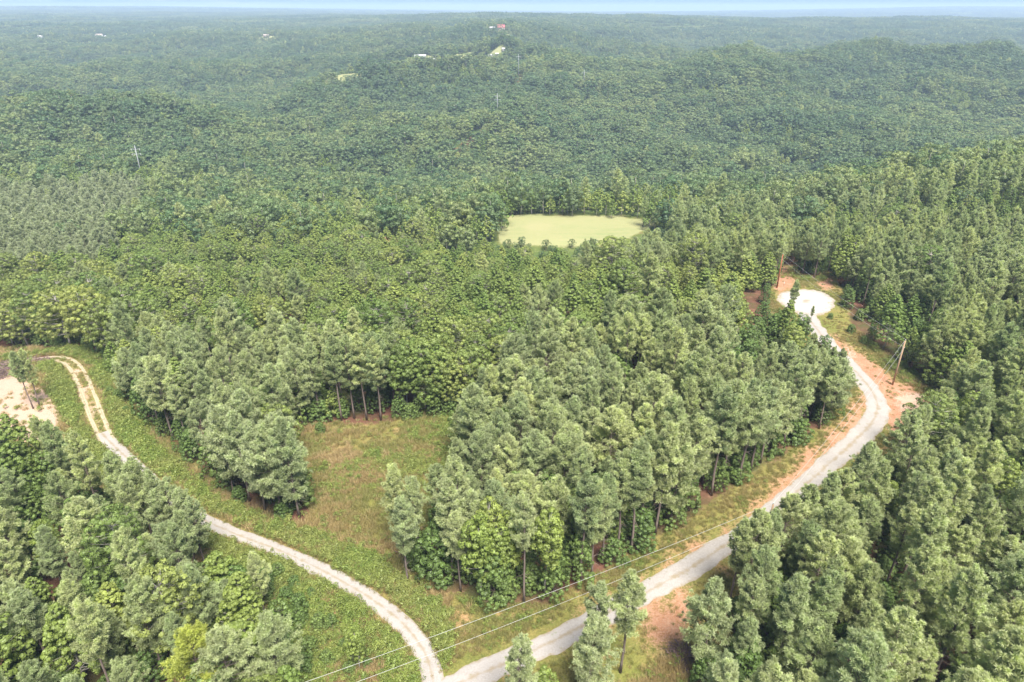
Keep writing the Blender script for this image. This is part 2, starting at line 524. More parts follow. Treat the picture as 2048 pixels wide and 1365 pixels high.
def corridor_dist(x, y):
    d = np.full(np.shape(x), 1e9)
    for (ax, ay, _), (bx, by, _) in zip(CORR[:-1], CORR[1:]):
        t = np.clip(((x - ax) * (bx - ax) + (y - ay) * (by - ay)) / ((bx - ax) ** 2 + (by - ay) ** 2 + 1e-9), 0, 1)
        d = np.minimum(d, np.hypot(x - ax - t * (bx - ax), y - ay - t * (by - ay)))
    return d
rise = np.zeros(GX.shape)
for x, y, rx, ry in CLEARS:
    e = ((GX - x) / rx) ** 2 + ((GY - y) / ry) ** 2
    field = np.maximum(field, (e < 1).astype(float))
    rise = np.maximum(rise, KNOLL * np.exp(-e * 0.38))
GZ += rise
litter *= 1 - sstep(225, 270, GY)          # far off, bramble and saplings cover the floor between the crowns
corr = (corridor_dist(GX, GY) < 4.5) * (GY > 450)
litter = np.where(corr, 1.0, litter)
clay = np.maximum(np.where(corr, 0.1, clay), 1.0 * ((((GX - bpx) / 6) ** 2 + ((GY - bpy_ + 3) / 6.5) ** 2) < 1))
field = np.where(corr, 0.0, field)
litter *= 1 - (field > 0.5)

gm, n, l = new_mat('meadow_and_soil')
geo = n.new('ShaderNodeNewGeometry')
P = geo.outputs['Position']
att = n.new('ShaderNodeAttribute')
att.attribute_name = 'soil'
sep = n.new('ShaderNodeSeparateColor')
l.new(att.outputs['Color'], sep.inputs[0])
n_big, n_mid, n_fine = noise(n, l, 0.06, 5, P), noise(n, l, 0.55, 5, P), noise(n, l, 4.0, 4, P)
grass = mixrgb(n, l, ramp(n, l, n_big, 0.38, 0.62), (0.16, 0.175, 0.045), (0.29, 0.22, 0.09))
grass = mixrgb(n, l, ramp(n, l, n_mid, 0.35, 0.68), grass, (0.17, 0.185, 0.055))
grass = mixrgb(n, l, ramp(n, l, noise(n, l, 0.21, 6, P), 0.55, 0.66), grass, (0.37, 0.24, 0.13))
grass = mixrgb(n, l, ramp(n, l, n_fine, 0.25, 0.8), mixrgb(n, l, 1.0, grass, (0.62, 0.64, 0.6), 'MULTIPLY'), mixrgb(n, l, 1.0, grass, (1.25, 1.2, 1.1), 'MULTIPLY'))
duff = mixrgb(n, l, ramp(n, l, n_mid, 0.3, 0.7), (0.085, 0.045, 0.028), (0.17, 0.08, 0.055))
duff = mixrgb(n, l, ramp(n, l, n_big, 0.45, 0.6), duff, (0.075, 0.085, 0.03))
hay = mixrgb(n, l, ramp(n, l, n_mid, 0.3, 0.7), (0.20, 0.235, 0.095), (0.25, 0.27, 0.12))
hay = mixrgb(n, l, ramp(n, l, noise(n, l, 0.035, 3, P), 0.4, 0.65), hay, (0.29, 0.28, 0.14))
mw = n.new('ShaderNodeMapping')
mw.inputs['Scale'].default_value = (0.02, 0.42, 0.1)
mw.inputs['Rotation'].default_value = (0, 0, 0.12)
l.new(P, mw.inputs['Vector'])
hay = mixrgb(n, l, ramp(n, l, noise(n, l, 1.0, 3, mw.outputs['Vector']), 0.42, 0.60), hay, (0.275, 0.275, 0.13))
cl = mixrgb(n, l, ramp(n, l, n_mid, 0.3, 0.7), (0.30, 0.135, 0.07), (0.42, 0.235, 0.15))
cl = mixrgb(n, l, ramp(n, l, n_fine, 0.45, 0.75), cl, (0.43, 0.28, 0.19))
sn = mixrgb(n, l, ramp(n, l, n_mid, 0.35, 0.65), (0.40, 0.29, 0.215), (0.46, 0.31, 0.235))
sn = mixrgb(n, l, ramp(n, l, n_fine, 0.4, 0.75), sn, (0.50, 0.37, 0.28))
def edge(mask, lo, hi, amt=0.9):
    s = math_node(n, l, 'MULTIPLY_ADD', n_fine, amt)
    s.node.inputs[2].default_value = -amt * 0.5
    s2 = math_node(n, l, 'ADD', mask, s)
    s3 = math_node(n, l, 'MULTIPLY_ADD', n_mid, amt)
    s3.node.inputs[2].default_value = -amt * 0.5
    return ramp(n, l, math_node(n, l, 'ADD', s2, s3), lo, hi)
br = n.new('ShaderNodeAttribute')
br.attribute_name = 'bramble'
bramble = mixrgb(n, l, ramp(n, l, n_mid, 0.3, 0.7), (0.055, 0.09, 0.025), (0.10, 0.14, 0.04))
c = mixrgb(n, l, edge(sep.outputs[2], 0.35, 0.65), mixrgb(n, l, br.outputs['Fac'], grass, bramble), duff)
c = mixrgb(n, l, edge(att.outputs['Alpha'], 0.4, 0.6, 0.4), c, hay)
c = mixrgb(n, l, edge(sep.outputs[0], 0.22, 0.7, 1.3), c, cl)
c = mixrgb(n, l, edge(sep.outputs[1], 0.38, 0.75, 1.3), c, sn)
pb = n.new('ShaderNodeBsdfPrincipled')
pb.inputs['Roughness'].default_value = 0.95
pb.inputs['Specular IOR Level'].default_value = 0.1
l.new(c, pb.inputs['Base Color'])
bm_ = n.new('ShaderNodeBump')
bm_.inputs['Strength'].default_value = 0.7
bm_.inputs['Distance'].default_value = 0.35
l.new(math_node(n, l, 'ADD', n_fine, n_mid), bm_.inputs['Height'])
l.new(bm_.outputs[0], pb.inputs['Normal'])
out = n.new('ShaderNodeOutputMaterial')
l.new(pb.outputs[0], out.inputs['Surface'])

ii = np.arange(NU * NV).reshape(NV, NU)
quads = np.stack([ii[:-1, :-1], ii[:-1, 1:], ii[1:, 1:], ii[1:, :-1]], -1).reshape(-1, 4)
gme = mesh_np('ground', np.stack([GX, GY, GZ], -1).reshape(-1, 3), quads, [gm], None, True)
fa = gme.attributes.new('bramble', 'FLOAT', 'POINT')
fa.data.foreach_set('value', (sstep(215, 265, GY) * (1 - field) * (1 - (clay > 0.05))).astype(np.float32).ravel())
ca = gme.color_attributes.new('soil', 'FLOAT_COLOR', 'POINT')
ca.data.foreach_set('color', np.stack([clay, sand, litter, field], -1).astype(np.float32).ravel())
ground = tag(link('ground', gme), 'rolling wooded land with grassy clearings and red clay patches', kind='structure')

# ------------------------------------------------------------------ roads
def chaikin(p, k=3):
    p = np.asarray(p, float)
    for _ in range(k):
        q = np.empty((2 * len(p) - 2, p.shape[1]))
        q[0::2], q[1::2] = 0.75 * p[:-1] + 0.25 * p[1:], 0.25 * p[:-1] + 0.75 * p[1:]
        p = np.vstack([p[:1], q, p[-1:]])
    return p
def resample(p, step):
    s = np.concatenate([[0], np.cumsum(np.hypot(*np.diff(p, axis=0).T))])
    t = np.linspace(0, s[-1], max(3, int(s[-1] / step)))
    return np.stack([np.interp(t, s, p[:, 0]), np.interp(t, s, p[:, 1])], -1)
def gravel(name, c0, c1, c2, green=0.5, wear=0.75):
    m, n, l = new_mat(name)
    g = n.new('ShaderNodeNewGeometry').outputs['Position']
    a1, a2, a3 = noise(n, l, 0.35, 5, g), noise(n, l, 5.0, 5, g, 0.75), noise(n, l, 1.1, 5, g)
    c = mixrgb(n, l, ramp(n, l, a1, 0.35, 0.65), c0, c1)
    c = mixrgb(n, l, ramp(n, l, a2, 0.35, 0.75), c, c2)
    c = mixrgb(n, l, math_node(n, l, 'MULTIPLY', ramp(n, l, a3, 0.64, 0.72), green), c, (0.16, 0.19, 0.07))
    # wheel-worn pale tracks, looser stone and dirt between them and at the edges
    at = n.new('ShaderNodeAttribute')
    at.attribute_name = 'tint'
    ab = n.new('ShaderNodeMath')
    ab.operation = 'ABSOLUTE'
    l.new(at.outputs['Fac'], ab.inputs[0])
    off = math_node(n, l, 'ABSOLUTE', math_node(n, l, 'SUBTRACT', ab.outputs[0], 0.47), 0)
    wob = math_node(n, l, 'ADD', off, math_node(n, l, 'MULTIPLY', math_node(n, l, 'SUBTRACT', a3, 0.5), 0.75))
    c = mixrgb(n, l, math_node(n, l, 'MULTIPLY', ramp(n, l, wob, 0.26, 0.5), wear), c, (0.24, 0.19, 0.12))
    p = n.new('ShaderNodeBsdfPrincipled')
    p.inputs['Roughness'].default_value = 0.95
    p.inputs['Specular IOR Level'].default_value = 0.15
    l.new(c, p.inputs['Base Color'])
    b = n.new('ShaderNodeBump')
    b.inputs['Strength'].default_value = 0.6
    b.inputs['Distance'].default_value = 0.06
    l.new(a2, b.inputs['Height'])
    l.new(b.outputs[0], p.inputs['Normal'])
    o = n.new('ShaderNodeOutputMaterial')
    l.new(p.outputs[0], o.inputs['Surface'])
    return m
M_GRAVEL = gravel('pale_gravel', (0.25, 0.225, 0.205), (0.31, 0.285, 0.265), (0.37, 0.35, 0.33))
M_RUT = gravel('sandy_rut', (0.30, 0.25, 0.16), (0.38, 0.32, 0.22), (0.42, 0.36, 0.26), 0.9)
ROADS = []
def road(name, pts, width, mat, label, lift=0.05, seed=0, jit=0.35, wfun=None):
    c = resample(chaikin(pts), 0.35)
    d = np.gradient(c, axis=0)
    d /= np.hypot(d[:, 0], d[:, 1])[:, None]
    nrm = np.stack([d[:, 1], -d[:, 0]], -1)
    s = np.arange(len(c)) * 0.35
    w = np.full(len(c), width / 2.0) if wfun is None else wfun(s / s[-1])
    lj = (fbm(s / 1.6, s * 0 + 7.3, seed + 1) - 0.5) * 2 * jit + (fbm(s / 9, s * 0 + 1.1, seed + 5) - 0.5) * jit * 1.6
    rj = (fbm(s / 1.6, s * 0 + 3.9, seed + 2) - 0.5) * 2 * jit + (fbm(s / 9, s * 0 + 4.1, seed + 6) - 0.5) * jit * 1.6
    K = 9
    rows = []
    for k in range(K):
        t = k / (K - 1) * 2 - 1
        off = np.where(t < 0, t * (w + lj), t * (w + rj))
        q = c + nrm * off[:, None]
        z = ground_z(q[:, 0], q[:, 1]) + lift * (1.25 - 0.6 * t * t) * (1 if abs(t) < 0.99 else -0.8) + (fbm(q[:, 0] / 0.8, q[:, 1] / 0.8, seed + 11, 3) - 0.5) * 0.04
        rows.append(np.column_stack([q, z]))
    v = np.stack(rows, 1)
    i = np.arange(len(c) * K).reshape(len(c), K)
    qd = np.stack([i[:-1, :-1], i[:-1, 1:], i[1:, 1:], i[1:, :-1]], -1).reshape(-1, 4)
    o = link(name, mesh_np(name, v.reshape(-1, 3), qd, [mat], None, True, np.tile(np.linspace(-1, 1, K), len(c))))
    tag(o, label, kind='structure')
    ROADS.append((c, width / 2 + (0.35 if width < 1 else 0)))
    return c
L_PX = [(868, 1560), (872, 1440), (866, 1350), (843, 1290), (790, 1232), (720, 1183), (640, 1140), (560, 1103), (480, 1075), (400, 1042), (330, 990), (270, 935), (222, 888), (203, 868)]
road('gravel_road', [hit_flat(*p) for p in L_PX], 2.6, M_GRAVEL, 'narrow pale gravel lane curving past the open meadow', 0.06, 3, 0.22)
R_PX = [(866, 1400), (915, 1368), (1000, 1335), (1110, 1283), (1230, 1222), (1340, 1165), (1450, 1100), (1540, 1038), (1625, 965), (1695, 900), (1742, 855), (1757, 820),
        (1742, 785), (1712, 750), (1685, 722), (1660, 695), (1635, 665), (1617, 640), (1607, 620)]
road('gravel_road', [hit_flat(*p) for p in R_PX], 4.4, M_GRAVEL, 'wide pale gravel road bending to the turning circle', 0.055, 9, 0.45,
     lambda t: np.interp(t, [0, 0.35, 0.6, 0.8, 1], [1.65, 1.7, 2.1, 2.2, 2.1]))
T_PX = [(215, 885), (200, 850), (180, 800), (166, 762), (150, 732), (122, 712), (85, 703), (0, 701), (-160, 703)]
tc_ = resample(chaikin([hit_flat(*p) for p in T_PX]), 0.5)
td = np.gradient(tc_, axis=0)
td /= np.hypot(td[:, 0], td[:, 1])[:, None]
tn = np.stack([td[:, 1], -td[:, 0]], -1)
for sgn in (-1, 1):
    road('wheel_track', (tc_ + tn * 0.95 * sgn)[::6], 0.75, M_RUT, 'sandy wheel rut of the two-track lane through the grass', 0.05, 20 + sgn, 0.16)
# turning circle at the end of the wide road
cx, cyy = hit_flat(1612, 607)
th = np.linspace(0, 2 * np.pi, 160, endpoint=False)
rr_ = 6.8 * (1 + 0.10 * np.sin(2 * th + 0.6) + 0.05 * np.sin(3 * th)) + (fbm(th * 6, th * 0, 4) - .5) * 1.1
rings = []
for k in range(9):
    f = k / 8
    X, Yy = cx + rr_ * f * np.cos(th), cyy + rr_ * 1.28 * f * np.sin(th)
    rings.append(np.column_stack([X, Yy, ground_z(X, Yy) + (0.085 * (1.2 - 0.5 * f * f) if k < 8 else -0.05) + (fbm(X, Yy, 8) - .5) * 0.03]))
v = np.stack(rings, 0)
i = np.arange(9 * 160).reshape(9, 160)
qd = np.stack([i[:-1], np.roll(i[:-1], -1, 1), np.roll(i[1:], -1, 1), i[1:]], -1).reshape(-1, 4)
M_WHITE_GRAVEL = gravel('white_gravel', (0.29, 0.27, 0.25), (0.36, 0.34, 0.32), (0.43, 0.41, 0.39), 0.8)
tag(link('turning_circle', mesh_np('turning_circle', v.reshape(-1, 3), qd, [M_WHITE_GRAVEL], None, True, np.repeat(np.linspace(0, 1, 9), 160))), 'white gravel turning circle at the end of the wide road', kind='structure')
def road_dist(x, y):
    d = np.full(np.shape(x), 1e9)
    for c, w in ROADS:
        for k in range(0, len(c), 3):
            d = np.minimum(d, np.hypot(x - c[k, 0], y - c[k, 1]) - w)
    return np.minimum(d, np.hypot((x - cx), (y - cyy) / 1.28) - 6.9)

# ------------------------------------------------------------------ tree shapes
def unit(v):
    return v / (np.linalg.norm(v, axis=-1, keepdims=True) + 1e-9)

def needles(r, centres, dirs, radius, count, width, tints):
    """tufts of needles: thin triangles springing from each twig end"""
    n = len(centres)
    d = unit(r.normal(size=(n, count, 3)) + dirs[:, None] * 1.05)
    ln = radius[:, None] * r.uniform(0.65, 1.25, (n, count))
    c = centres[:, None] + d * (radius[:, None, None] * 0.12)
    side = unit(np.cross(d, r.normal(size=(n, count, 3)))) * width
    tip = c + d * ln[..., None]
    a, b = c + d * (ln * 0.35)[..., None] - side, c + d * (ln * 0.35)[..., None] + side
    v = np.stack([c, a, b, tip], 2).reshape(-1, 3)
    k = np.arange(n * count)[:, None] * 4
    f = np.concatenate([k + [[0, 1, 2]], k + [[1, 3, 2]]])
    t = np.clip(np.repeat(tints, count * 4) + np.repeat(r.normal(0, 0.08, n * count), 4), 0, 1)
    return v, f, t

def leaves(r, centres, rad, out, count, size, tints, flat=0.8, squash=0.75):
    """leaf sprays: diamond leaves lying on the upper, outer shell of each spray"""
    n = len(centres)
    d = unit(r.normal(size=(n, count, 3)) + out[:, None] * 1.1)
    p = centres[:, None] + d * rad[:, None, None] * r.uniform(0.80, 1.04, (n, count, 1)) * np.array([1, 1, squash])
    nrm = unit(d + r.normal(size=(n, count, 3)) * (1 - flat) * 1.6)
    a = unit(np.cross(nrm, r.normal(size=(n, count, 3))))
    b = np.cross(nrm, a)
    s = size * r.uniform(0.65, 1.3, (n, count, 1))
    v = np.stack([p - a * s, p + b * s * 0.62 + nrm * s * 0.12, p + a * s, p - b * s * 0.62 + nrm * s * 0.12], 2).reshape(-1, 3)
    k = np.arange(n * count)[:, None] * 4
    f = np.concatenate([k + [[0, 1, 2]], k + [[0, 2, 3]]])
    t = np.clip(np.repeat(tints, count * 4) + np.repeat(r.normal(0, 0.10, n * count), 4), 0, 1)
    return v, f, t

def pine(seed, H=16.0, cb=0.42, Rm=2.3, dens=1.0, nl=46, width=0.026, lod=0, lean=0.25):
    r = np.random.default_rng(seed)
    tr, cr = MB(), MB()
    zs = np.linspace(0, H * 0.985, 9)
    ph = r.uniform(0, 6.28)
    bend = lean * np.sin(zs / H * 2.3) ** 2
    axis = np.column_stack([bend * math.cos(ph) + 0.05 * np.sin(zs * 0.7 + ph), bend * math.sin(ph) + 0.05 * np.cos(zs * 0.6), zs])
    tr.tube(axis, np.interp(zs, [0, H * .05, H * .6, H], [0.21, 0.165, 0.10, 0.02]) * H / 16, 7 if lod == 0 else 4)
    P, D, Rr, T = [], [], [], []
    z = cb * H
    step = 0.62 / dens
    gap = r.uniform(0, 6.28)
    side = 1 + 0.22 * np.cos(np.linspace(0, 6.28, 13) - gap)
    while z < H * 0.985:
        t = (z - cb * H) / (H * (1 - cb))
        prof = (1 - t ** 1.7) ** 0.75 * (0.5 + 0.5 * min(1, t / 0.25)) + 0.06
        nb = int(r.integers(4, 7)) if t < 0.85 else 4
        a0 = r.uniform(0, 6.28)
        for k in range(nb):
            az = a0 + k * 6.283 / nb + r.normal(0, 0.25)
            L = Rm * prof * r.uniform(0.62, 1.18) * np.interp(az % 6.283, np.linspace(0, 6.283, 13), side)
            if t < 0.25 and r.random() < 0.25:
                L *= 0.5
            el = np.interp(t, [0, 0.5, 1], [0.05, 0.45, 1.05]) + r.normal(0, 0.13)
            base = np.array([np.interp(z, zs, axis[:, 0]), np.interp(z, zs, axis[:, 1]), z])
            hd = np.array([math.cos(az), math.sin(az), 0])
            q = [base + hd * L * s * math.cos(el) + np.array([0, 0, L * math.sin(el) * s + 0.30 * L * s * s]) for s in (0, 0.4, 0.75, 1.0)]
            if lod == 0:
                tr.tube(q, [0.045, 0.03, 0.02, 0.012], 3, cap=False)
            bd = unit(q[3] - q[1])
            tt = np.clip(r.normal(0.5, 0.22), 0, 1)
            for s, nn in ((0.40, 1), (0.56, 2), (0.72, 3), (0.88, 4), (1.0, 3)):
                c0 = base + (q[3] - base) * s
                c0[2] = np.interp(s, [0, .4, .75, 1], [p_[2] for p_ in q])
                for _ in range(nn):
                    lat = np.cross(bd, [0, 0, 1])
                    o = lat * r.normal(0, 0.26 * L * (0.35 + s * 0.5)) + np.array([0, 0, r.normal(0.05, 0.14)]) + bd * r.normal(0, 0.15)
                    P.append(c0 + o)
                    D.append(unit(bd * 0.5 + np.array([0, 0, 1.0]) + hd * 0.2))
                    Rr.append(r.uniform(0.24, 0.43) * (1 if t < .8 else .85))
                    T.append(np.clip(tt + r.normal(0, 0.12), 0, 1))
        z += step * r.uniform(0.75, 1.3) * (1.0 if t < 0.7 else 0.75)
    P.append(axis[-1] + [0, 0, 0.05]); D.append(np.array([0, 0, 1.])); Rr.append(0.4); T.append(0.6)
    P, D, Rr, T = np.array(P), np.array(D), np.array(Rr), np.array(T)
    if lod:
        keep = r.random(len(P)) < (0.62 if lod == 1 else 0.35)
        P, D, Rr, T = P[keep], D[keep], Rr[keep] * (1.15 if lod == 1 else 1.5), T[keep]
    cr.add(*needles(r, P, D, Rr, nl, width, T))
    if lod == 0:       # dead snags on the bare lower stem
        for _ in range(int(9 + r.integers(8))):
            zz = r.uniform(0.18, cb + 0.03) * H
            az = r.uniform(0, 6.28)
            b0 = np.array([np.interp(zz, zs, axis[:, 0]), np.interp(zz, zs, axis[:, 1]), zz])
            e = b0 + np.array([math.cos(az), math.sin(az), r.normal(-0.1, 0.25)]) * r.uniform(0.5, 1.5)
            tr.tube([b0, (b0 + e) / 2 + [0, 0, 0.06], e], [0.03, 0.02, 0.008], 3, cap=False)
    return tr, cr

def broadleaf(seed, H=12.0, Rc=3.5, cb=0.25, shape='round', nclump=55, ncl=110, size=0.20, crad=0.9, lod=0, tr_r=0.18, flat=0.85):
    r = np.random.default_rng(seed)
    tr, cr = MB(), MB()
    zc0 = cb * H
    Hc = H - zc0
    ctr = np.array([r.normal(0, .2), r.normal(0, .2)]) * Rc * 0.3
    C, O, Rr, T = [], [], [], []
    lob = r.uniform(0, 6.28, 3)
    amp = r.uniform(0.08, 0.2, 3)
    tries = 0
    while len(C) < nclump and tries < 4000:
        tries += 1
        t = r.random() ** (0.85 if shape == 'round' else 1.1)
        az = r.uniform(0, 6.283)
        if shape == 'round':
            pr = math.sqrt(max(0.02, 1 - (2 * max(t, 0.42) - 1) ** 2 * 0.93)) * (0.62 + 0.38 * min(1, t / 0.35))
        elif shape == 'cone':
            pr = (1 - t ** 1.35) ** 0.85 * (0.6 + 0.4 * min(1, t / 0.2)) + 0.04
        else:
            pr = math.sqrt(max(0.02, 1 - t * t * 0.96))
        pr *= 1 + sum(amp[k] * math.cos((k + 2) * az + lob[k] + 2 * t) for k in range(3))
        rr = Rc * pr * (1 if r.random() < 0.78 else r.uniform(0.3, 0.9))
        p = np.array([ctr[0] + rr * math.cos(az), ctr[1] + rr * math.sin(az), zc0 + Hc * t])
        cr_ = crad * r.uniform(0.65, 1.25) * (1 if shape != 'cone' else np.interp(t, [0, 1], [1.1, 0.55]))
        if any(np.linalg.norm((p - q) * [1, 1, 1.2]) < 0.55 * (cr_ + s) * 0.95 for q, s in zip(C, Rr)):
            continue
        out = unit(np.array([math.cos(az) * pr, math.sin(az) * pr, 0.75 + 0.5 * t]))
        C.append(p); O.append(out); Rr.append(cr_); T.append(np.clip(r.normal(0.5, 0.2), 0, 1))
    C, O, Rr, T = np.array(C), np.array(O), np.array(Rr), np.array(T)
    # inner filling so that the crown is not hollow
    k = max(4, len(C) // 4)
    Ci = np.column_stack([r.normal(0, Rc * 0.28, k), r.normal(0, Rc * 0.28, k), zc0 + Hc * r.uniform(0.25, 0.8, k)])
    C2, O2, R2, T2 = np.vstack([C, Ci]), np.vstack([O, unit(r.normal(size=(k, 3)) + [0, 0, 1])]), np.append(Rr, np.full(k, crad * 1.1)), np.append(T, np.full(k, 0.45))
    cr.add(*leaves(r, C2, R2, O2, ncl, size, T2, flat))
    zs = np.linspace(0, zc0 + Hc * 0.8, 7)
    ax = np.column_stack([ctr[0] * zs / H + 0.08 * np.sin(zs), ctr[1] * zs / H + 0.08 * np.cos(zs * 0.8) - 0.08, zs])
    tr.tube(ax, np.interp(zs, [0, 0.4, zs[-1]], [tr_r * 1.35, tr_r, tr_r * 0.3]), 7 if lod == 0 else 4)
    if lod == 0:
        for i in range(0, len(C), 3):
            zb = max(zc0 * 0.9, min(C[i][2] - 0.35 * np.hypot(C[i][0], C[i][1]), zs[-1]))
            b0 = np.array([np.interp(zb, zs, ax[:, 0]), np.interp(zb, zs, ax[:, 1]), zb])
            m = (b0 + C[i]) / 2 + [0, 0, -0.15]
            tr.tube([b0, m, C[i]], [tr_r * 0.38, tr_r * 0.22, 0.02], 4, cap=False)
    return tr, cr

def kind(name, parts, leaf, bark, h, r):
    tr, cr = parts
    return dict(name=name, trunk=tr.mesh(name + '_trunk', [bark], True), crown=cr.mesh(name + '_crown', [leaf]), h=h, r=r, tr=tr, cr=cr, leaf=leaf, bark=bark)

PROTO = {
    'pine': [kind('pine', pine(10 + k, H=h, cb=c, Rm=rm), M_PINE, M_BARK, h, rm) for k, (h, c, rm) in enumerate(
        ((16.5, 0.44, 2.2), (15.0, 0.38, 2.5), (17.5, 0.50, 2.3), (14.0, 0.34, 2.1), (16.0, 0.42, 2.7), (15.5, 0.47, 1.9), (13.0, 0.25, 2.4), (17.0, 0.55, 2.0), (12.0, 0.3, 2.6), (14.5, 0.4, 3.0)))],
    'slim_pine': [kind('slim_pine', pine(40 + k, H=h, cb=c, Rm=rm, dens=0.8), M_PINE, M_BARK, h, rm) for k, (h, c, rm) in enumerate(((15.0, 0.5, 1.5), (13.0, 0.45, 1.3)))],
    'grey_pine': [kind('grey_pine', pine(70 + k, H=h, cb=0.35, Rm=rm), M_PINE_G, M_BARK, h, rm) for k, (h, rm) in enumerate(((14.5, 2.5), (13.0, 2.2)))],
    'yellow_pine': [kind('yellow_pine', pine(60, H=12.0, cb=0.25, Rm=3.0), M_PINE_Y, M_BARK, 12.0, 3.0)],
    'oak': [kind('oak', broadleaf(100 + k, H=h, Rc=rc, cb=c, shape='round', nclump=n_, ncl=75, size=0.13, crad=0.58, tr_r=0.2), M_OAK, M_BARK_PALE, h, rc) for k, (h, rc, c, n_) in enumerate(
        ((14.5, 3.7, 0.30, 170), (13.0, 4.0, 0.25, 180), (15.5, 3.3, 0.34, 160), (12.0, 3.3, 0.22, 140), (16.0, 4.3, 0.32, 200)))],
    'poplar': [kind('poplar', broadleaf(130 + k, H=h, Rc=rc, cb=c, shape='cone', nclump=n_ * 4, ncl=48, size=0.115, crad=0.42, tr_r=0.12), M_POPLAR, M_BARK_PALE, h, rc) for k, (h, rc, c, n_) in enumerate(
        ((10.0, 2.4, 0.15, 50), (8.5, 2.2, 0.10, 46), (11.0, 2.7, 0.20, 56), (7.5, 2.2, 0.10, 42), (12.0, 2.8, 0.22, 60)))],
    'lime': [kind('lime', broadleaf(160 + k, H=h, Rc=rc, cb=c, shape='round', nclump=n_ * 3, ncl=48, size=0.105, crad=0.38, tr_r=0.11), M_LIME, M_BARK_PALE, h, rc) for k, (h, rc, c, n_) in enumerate(
        ((11.5, 1.45, 0.42, 44), (9.5, 1.25, 0.3, 38)))],
    'understory': [kind('understory', broadleaf(180 + k, H=h, Rc=rc, cb=0.08, shape='dome', nclump=n_ * 3, ncl=48, size=0.11, crad=0.40, tr_r=0.09), M_SHRUB, M_BARK, h, rc) for k, (h, rc, n_) in enumerate(
        ((5.5, 1.8, 40), (7.0, 1.9, 46), (4.2, 1.6, 34), (8.5, 2.0, 52)))],
}

# ------------------------------------------------------------------ where the trees stand
def near_map(x, y):
    z = ground_z(x, y)
    px, py, d = project(x, y, z)
    return z, px, py, d

TREES = []      # dict(kind, var, x, y, z, s, rz, stand)
def put(kd, x, y, s=None, var=None, rz=None, stand='', top=None, h=None, label=None):
    p = PROTO[kd]
    var = int(rng.integers(len(p))) if var is None else var
    if h is not None:
        s = h / p[var]['h']
    if s is None:
        s = rng.uniform(0.85, 1.12)
    TREES.append(dict(w=float(rng.uniform(0.84, 1.2)) if stand != 'hand' else 1.0, kd=kd, var=var, x=float(x), y=float(y), z=float(ground_z(x, y)) - 0.05, s=float(s), rz=float(rng.uniform(0, 6.28) if rz is None else rz), stand=stand, label=label))

HAND = []
def by_base(kd, px, py, h, label=None, var=None):
    x, y = hit_flat(px, py)
    put(kd, x, y, h=h, var=var, stand='hand', label=label)
    HAND.append((x, y))
def by_top(kd, px, py, h, label=None, var=None):
    x, y = hit_flat(px, py, h)
    put(kd, x, y, h=h, var=var, stand='hand', label=label)
    HAND.append((x, y))

PINE_TIP = 'pine with bare lower trunk at the wedge tip of the wood in the fork'
TIP = 'slender light green tree at the wedge tip of the wood in the fork'
for px, py, h in ((905, 1160, 15.5), (1160, 1172, 16.5), (1182, 1160, 15), (1262, 1112, 17), (1235, 1108, 15.5), (815, 1168, 13.5)):
    by_base('pine', px, py, h, PINE_TIP, 2 if h > 15 else 0)
for px, py, h in ((803, 1112, 14.5), (842, 1128, 14)):
    by_base('slim_pine', px, py, h, 'thin dark-stemmed pine standing at the meadow side of the wedge tip')
by_base('lime', 1090, 1192, 13.0, 'bright yellow-green tree with pale slender trunk at the wedge tip', 0)
for px, py, h in ((962, 1196, 12.5), (1000, 1190, 11.0), (1022, 1172, 11.5), (978, 1168, 13.0)):
    by_base('lime', px, py, h, TIP)
for px, py, h in ((1010, 1195, 3.4), (890, 1140, 4), (1060, 1160, 4.5), (1120, 1150, 4.5)):
    by_base('understory', px, py, h, 'low dark green sapling among trunks at the wedge tip')
for px, py, h in ((566, 1034, 15), (600, 1038, 16), (590, 1022, 16), (578, 1010, 15), (470, 1000, 15), (530, 1022, 14.5), (500, 1005, 15)):
    by_base('pine', px, py, h, 'pine at the point of the narrow stand beside the gravel lane')
by_base('pine', 310, 848, 15.5, 'pine on the lane edge of the narrow stand, bare reddish ground below', 5)
for px, py, h in ((66, 818, 11.5), (80, 812, 11)):
    by_base('slim_pine', px, py, h, 'thin pine of the lone pair beside the pale sandy clearing')
by_base('slim_pine', 1577, 642, 9.5, 'lone thin pine standing in front of the white turning circle', 1)
by_base('slim_pine', 1620, 648, 4.2, 'very small pine on the edge of the turning circle', 1)
for px, py, h in ((683, 838, 16), (733, 836, 16.5), (762, 836, 15.5), (760, 830, 16), (605, 850, 15), (708, 832, 15.5), (640, 836, 15)):
    by_base('pine', px, py, h, 'tall pine with bare trunk above rust-red ground at the meadow corner')
for px, py, h in ((1848, 762, 14.5), (1870, 764, 15)):
    by_base('pine', px, py, h, 'tall pine with bare grey trunk by the bare clay pad')
for k, (px, py) in enumerate(((1500, 952), (1478, 962), (1420, 1000), (1565, 900), (1590, 885), (1440, 985), (1375, 1030), (1340, 1060), (1310, 1075))):
    by_base('pine', px, py, 15.5 + (k % 3), 'pine with bare trunk on the roadside edge of the wood in the fork')
for px, py, h in ((815, 815, 12), (850, 818, 13), (885, 820, 12), (915, 822, 11), (870, 806, 14), (830, 800, 13), (945, 815, 12)):
    by_base('oak', px, py, h, 'dark leafy tree in the wall of foliage at the meadow corner')
for px, py, h in ((800, 827, 4.5), (838, 827, 4), (868, 828, 4.5), (905, 829, 4), (930, 826, 5)):
    by_base('understory', px, py, h, 'low dark sapling at the foot of the meadow corner foliage')
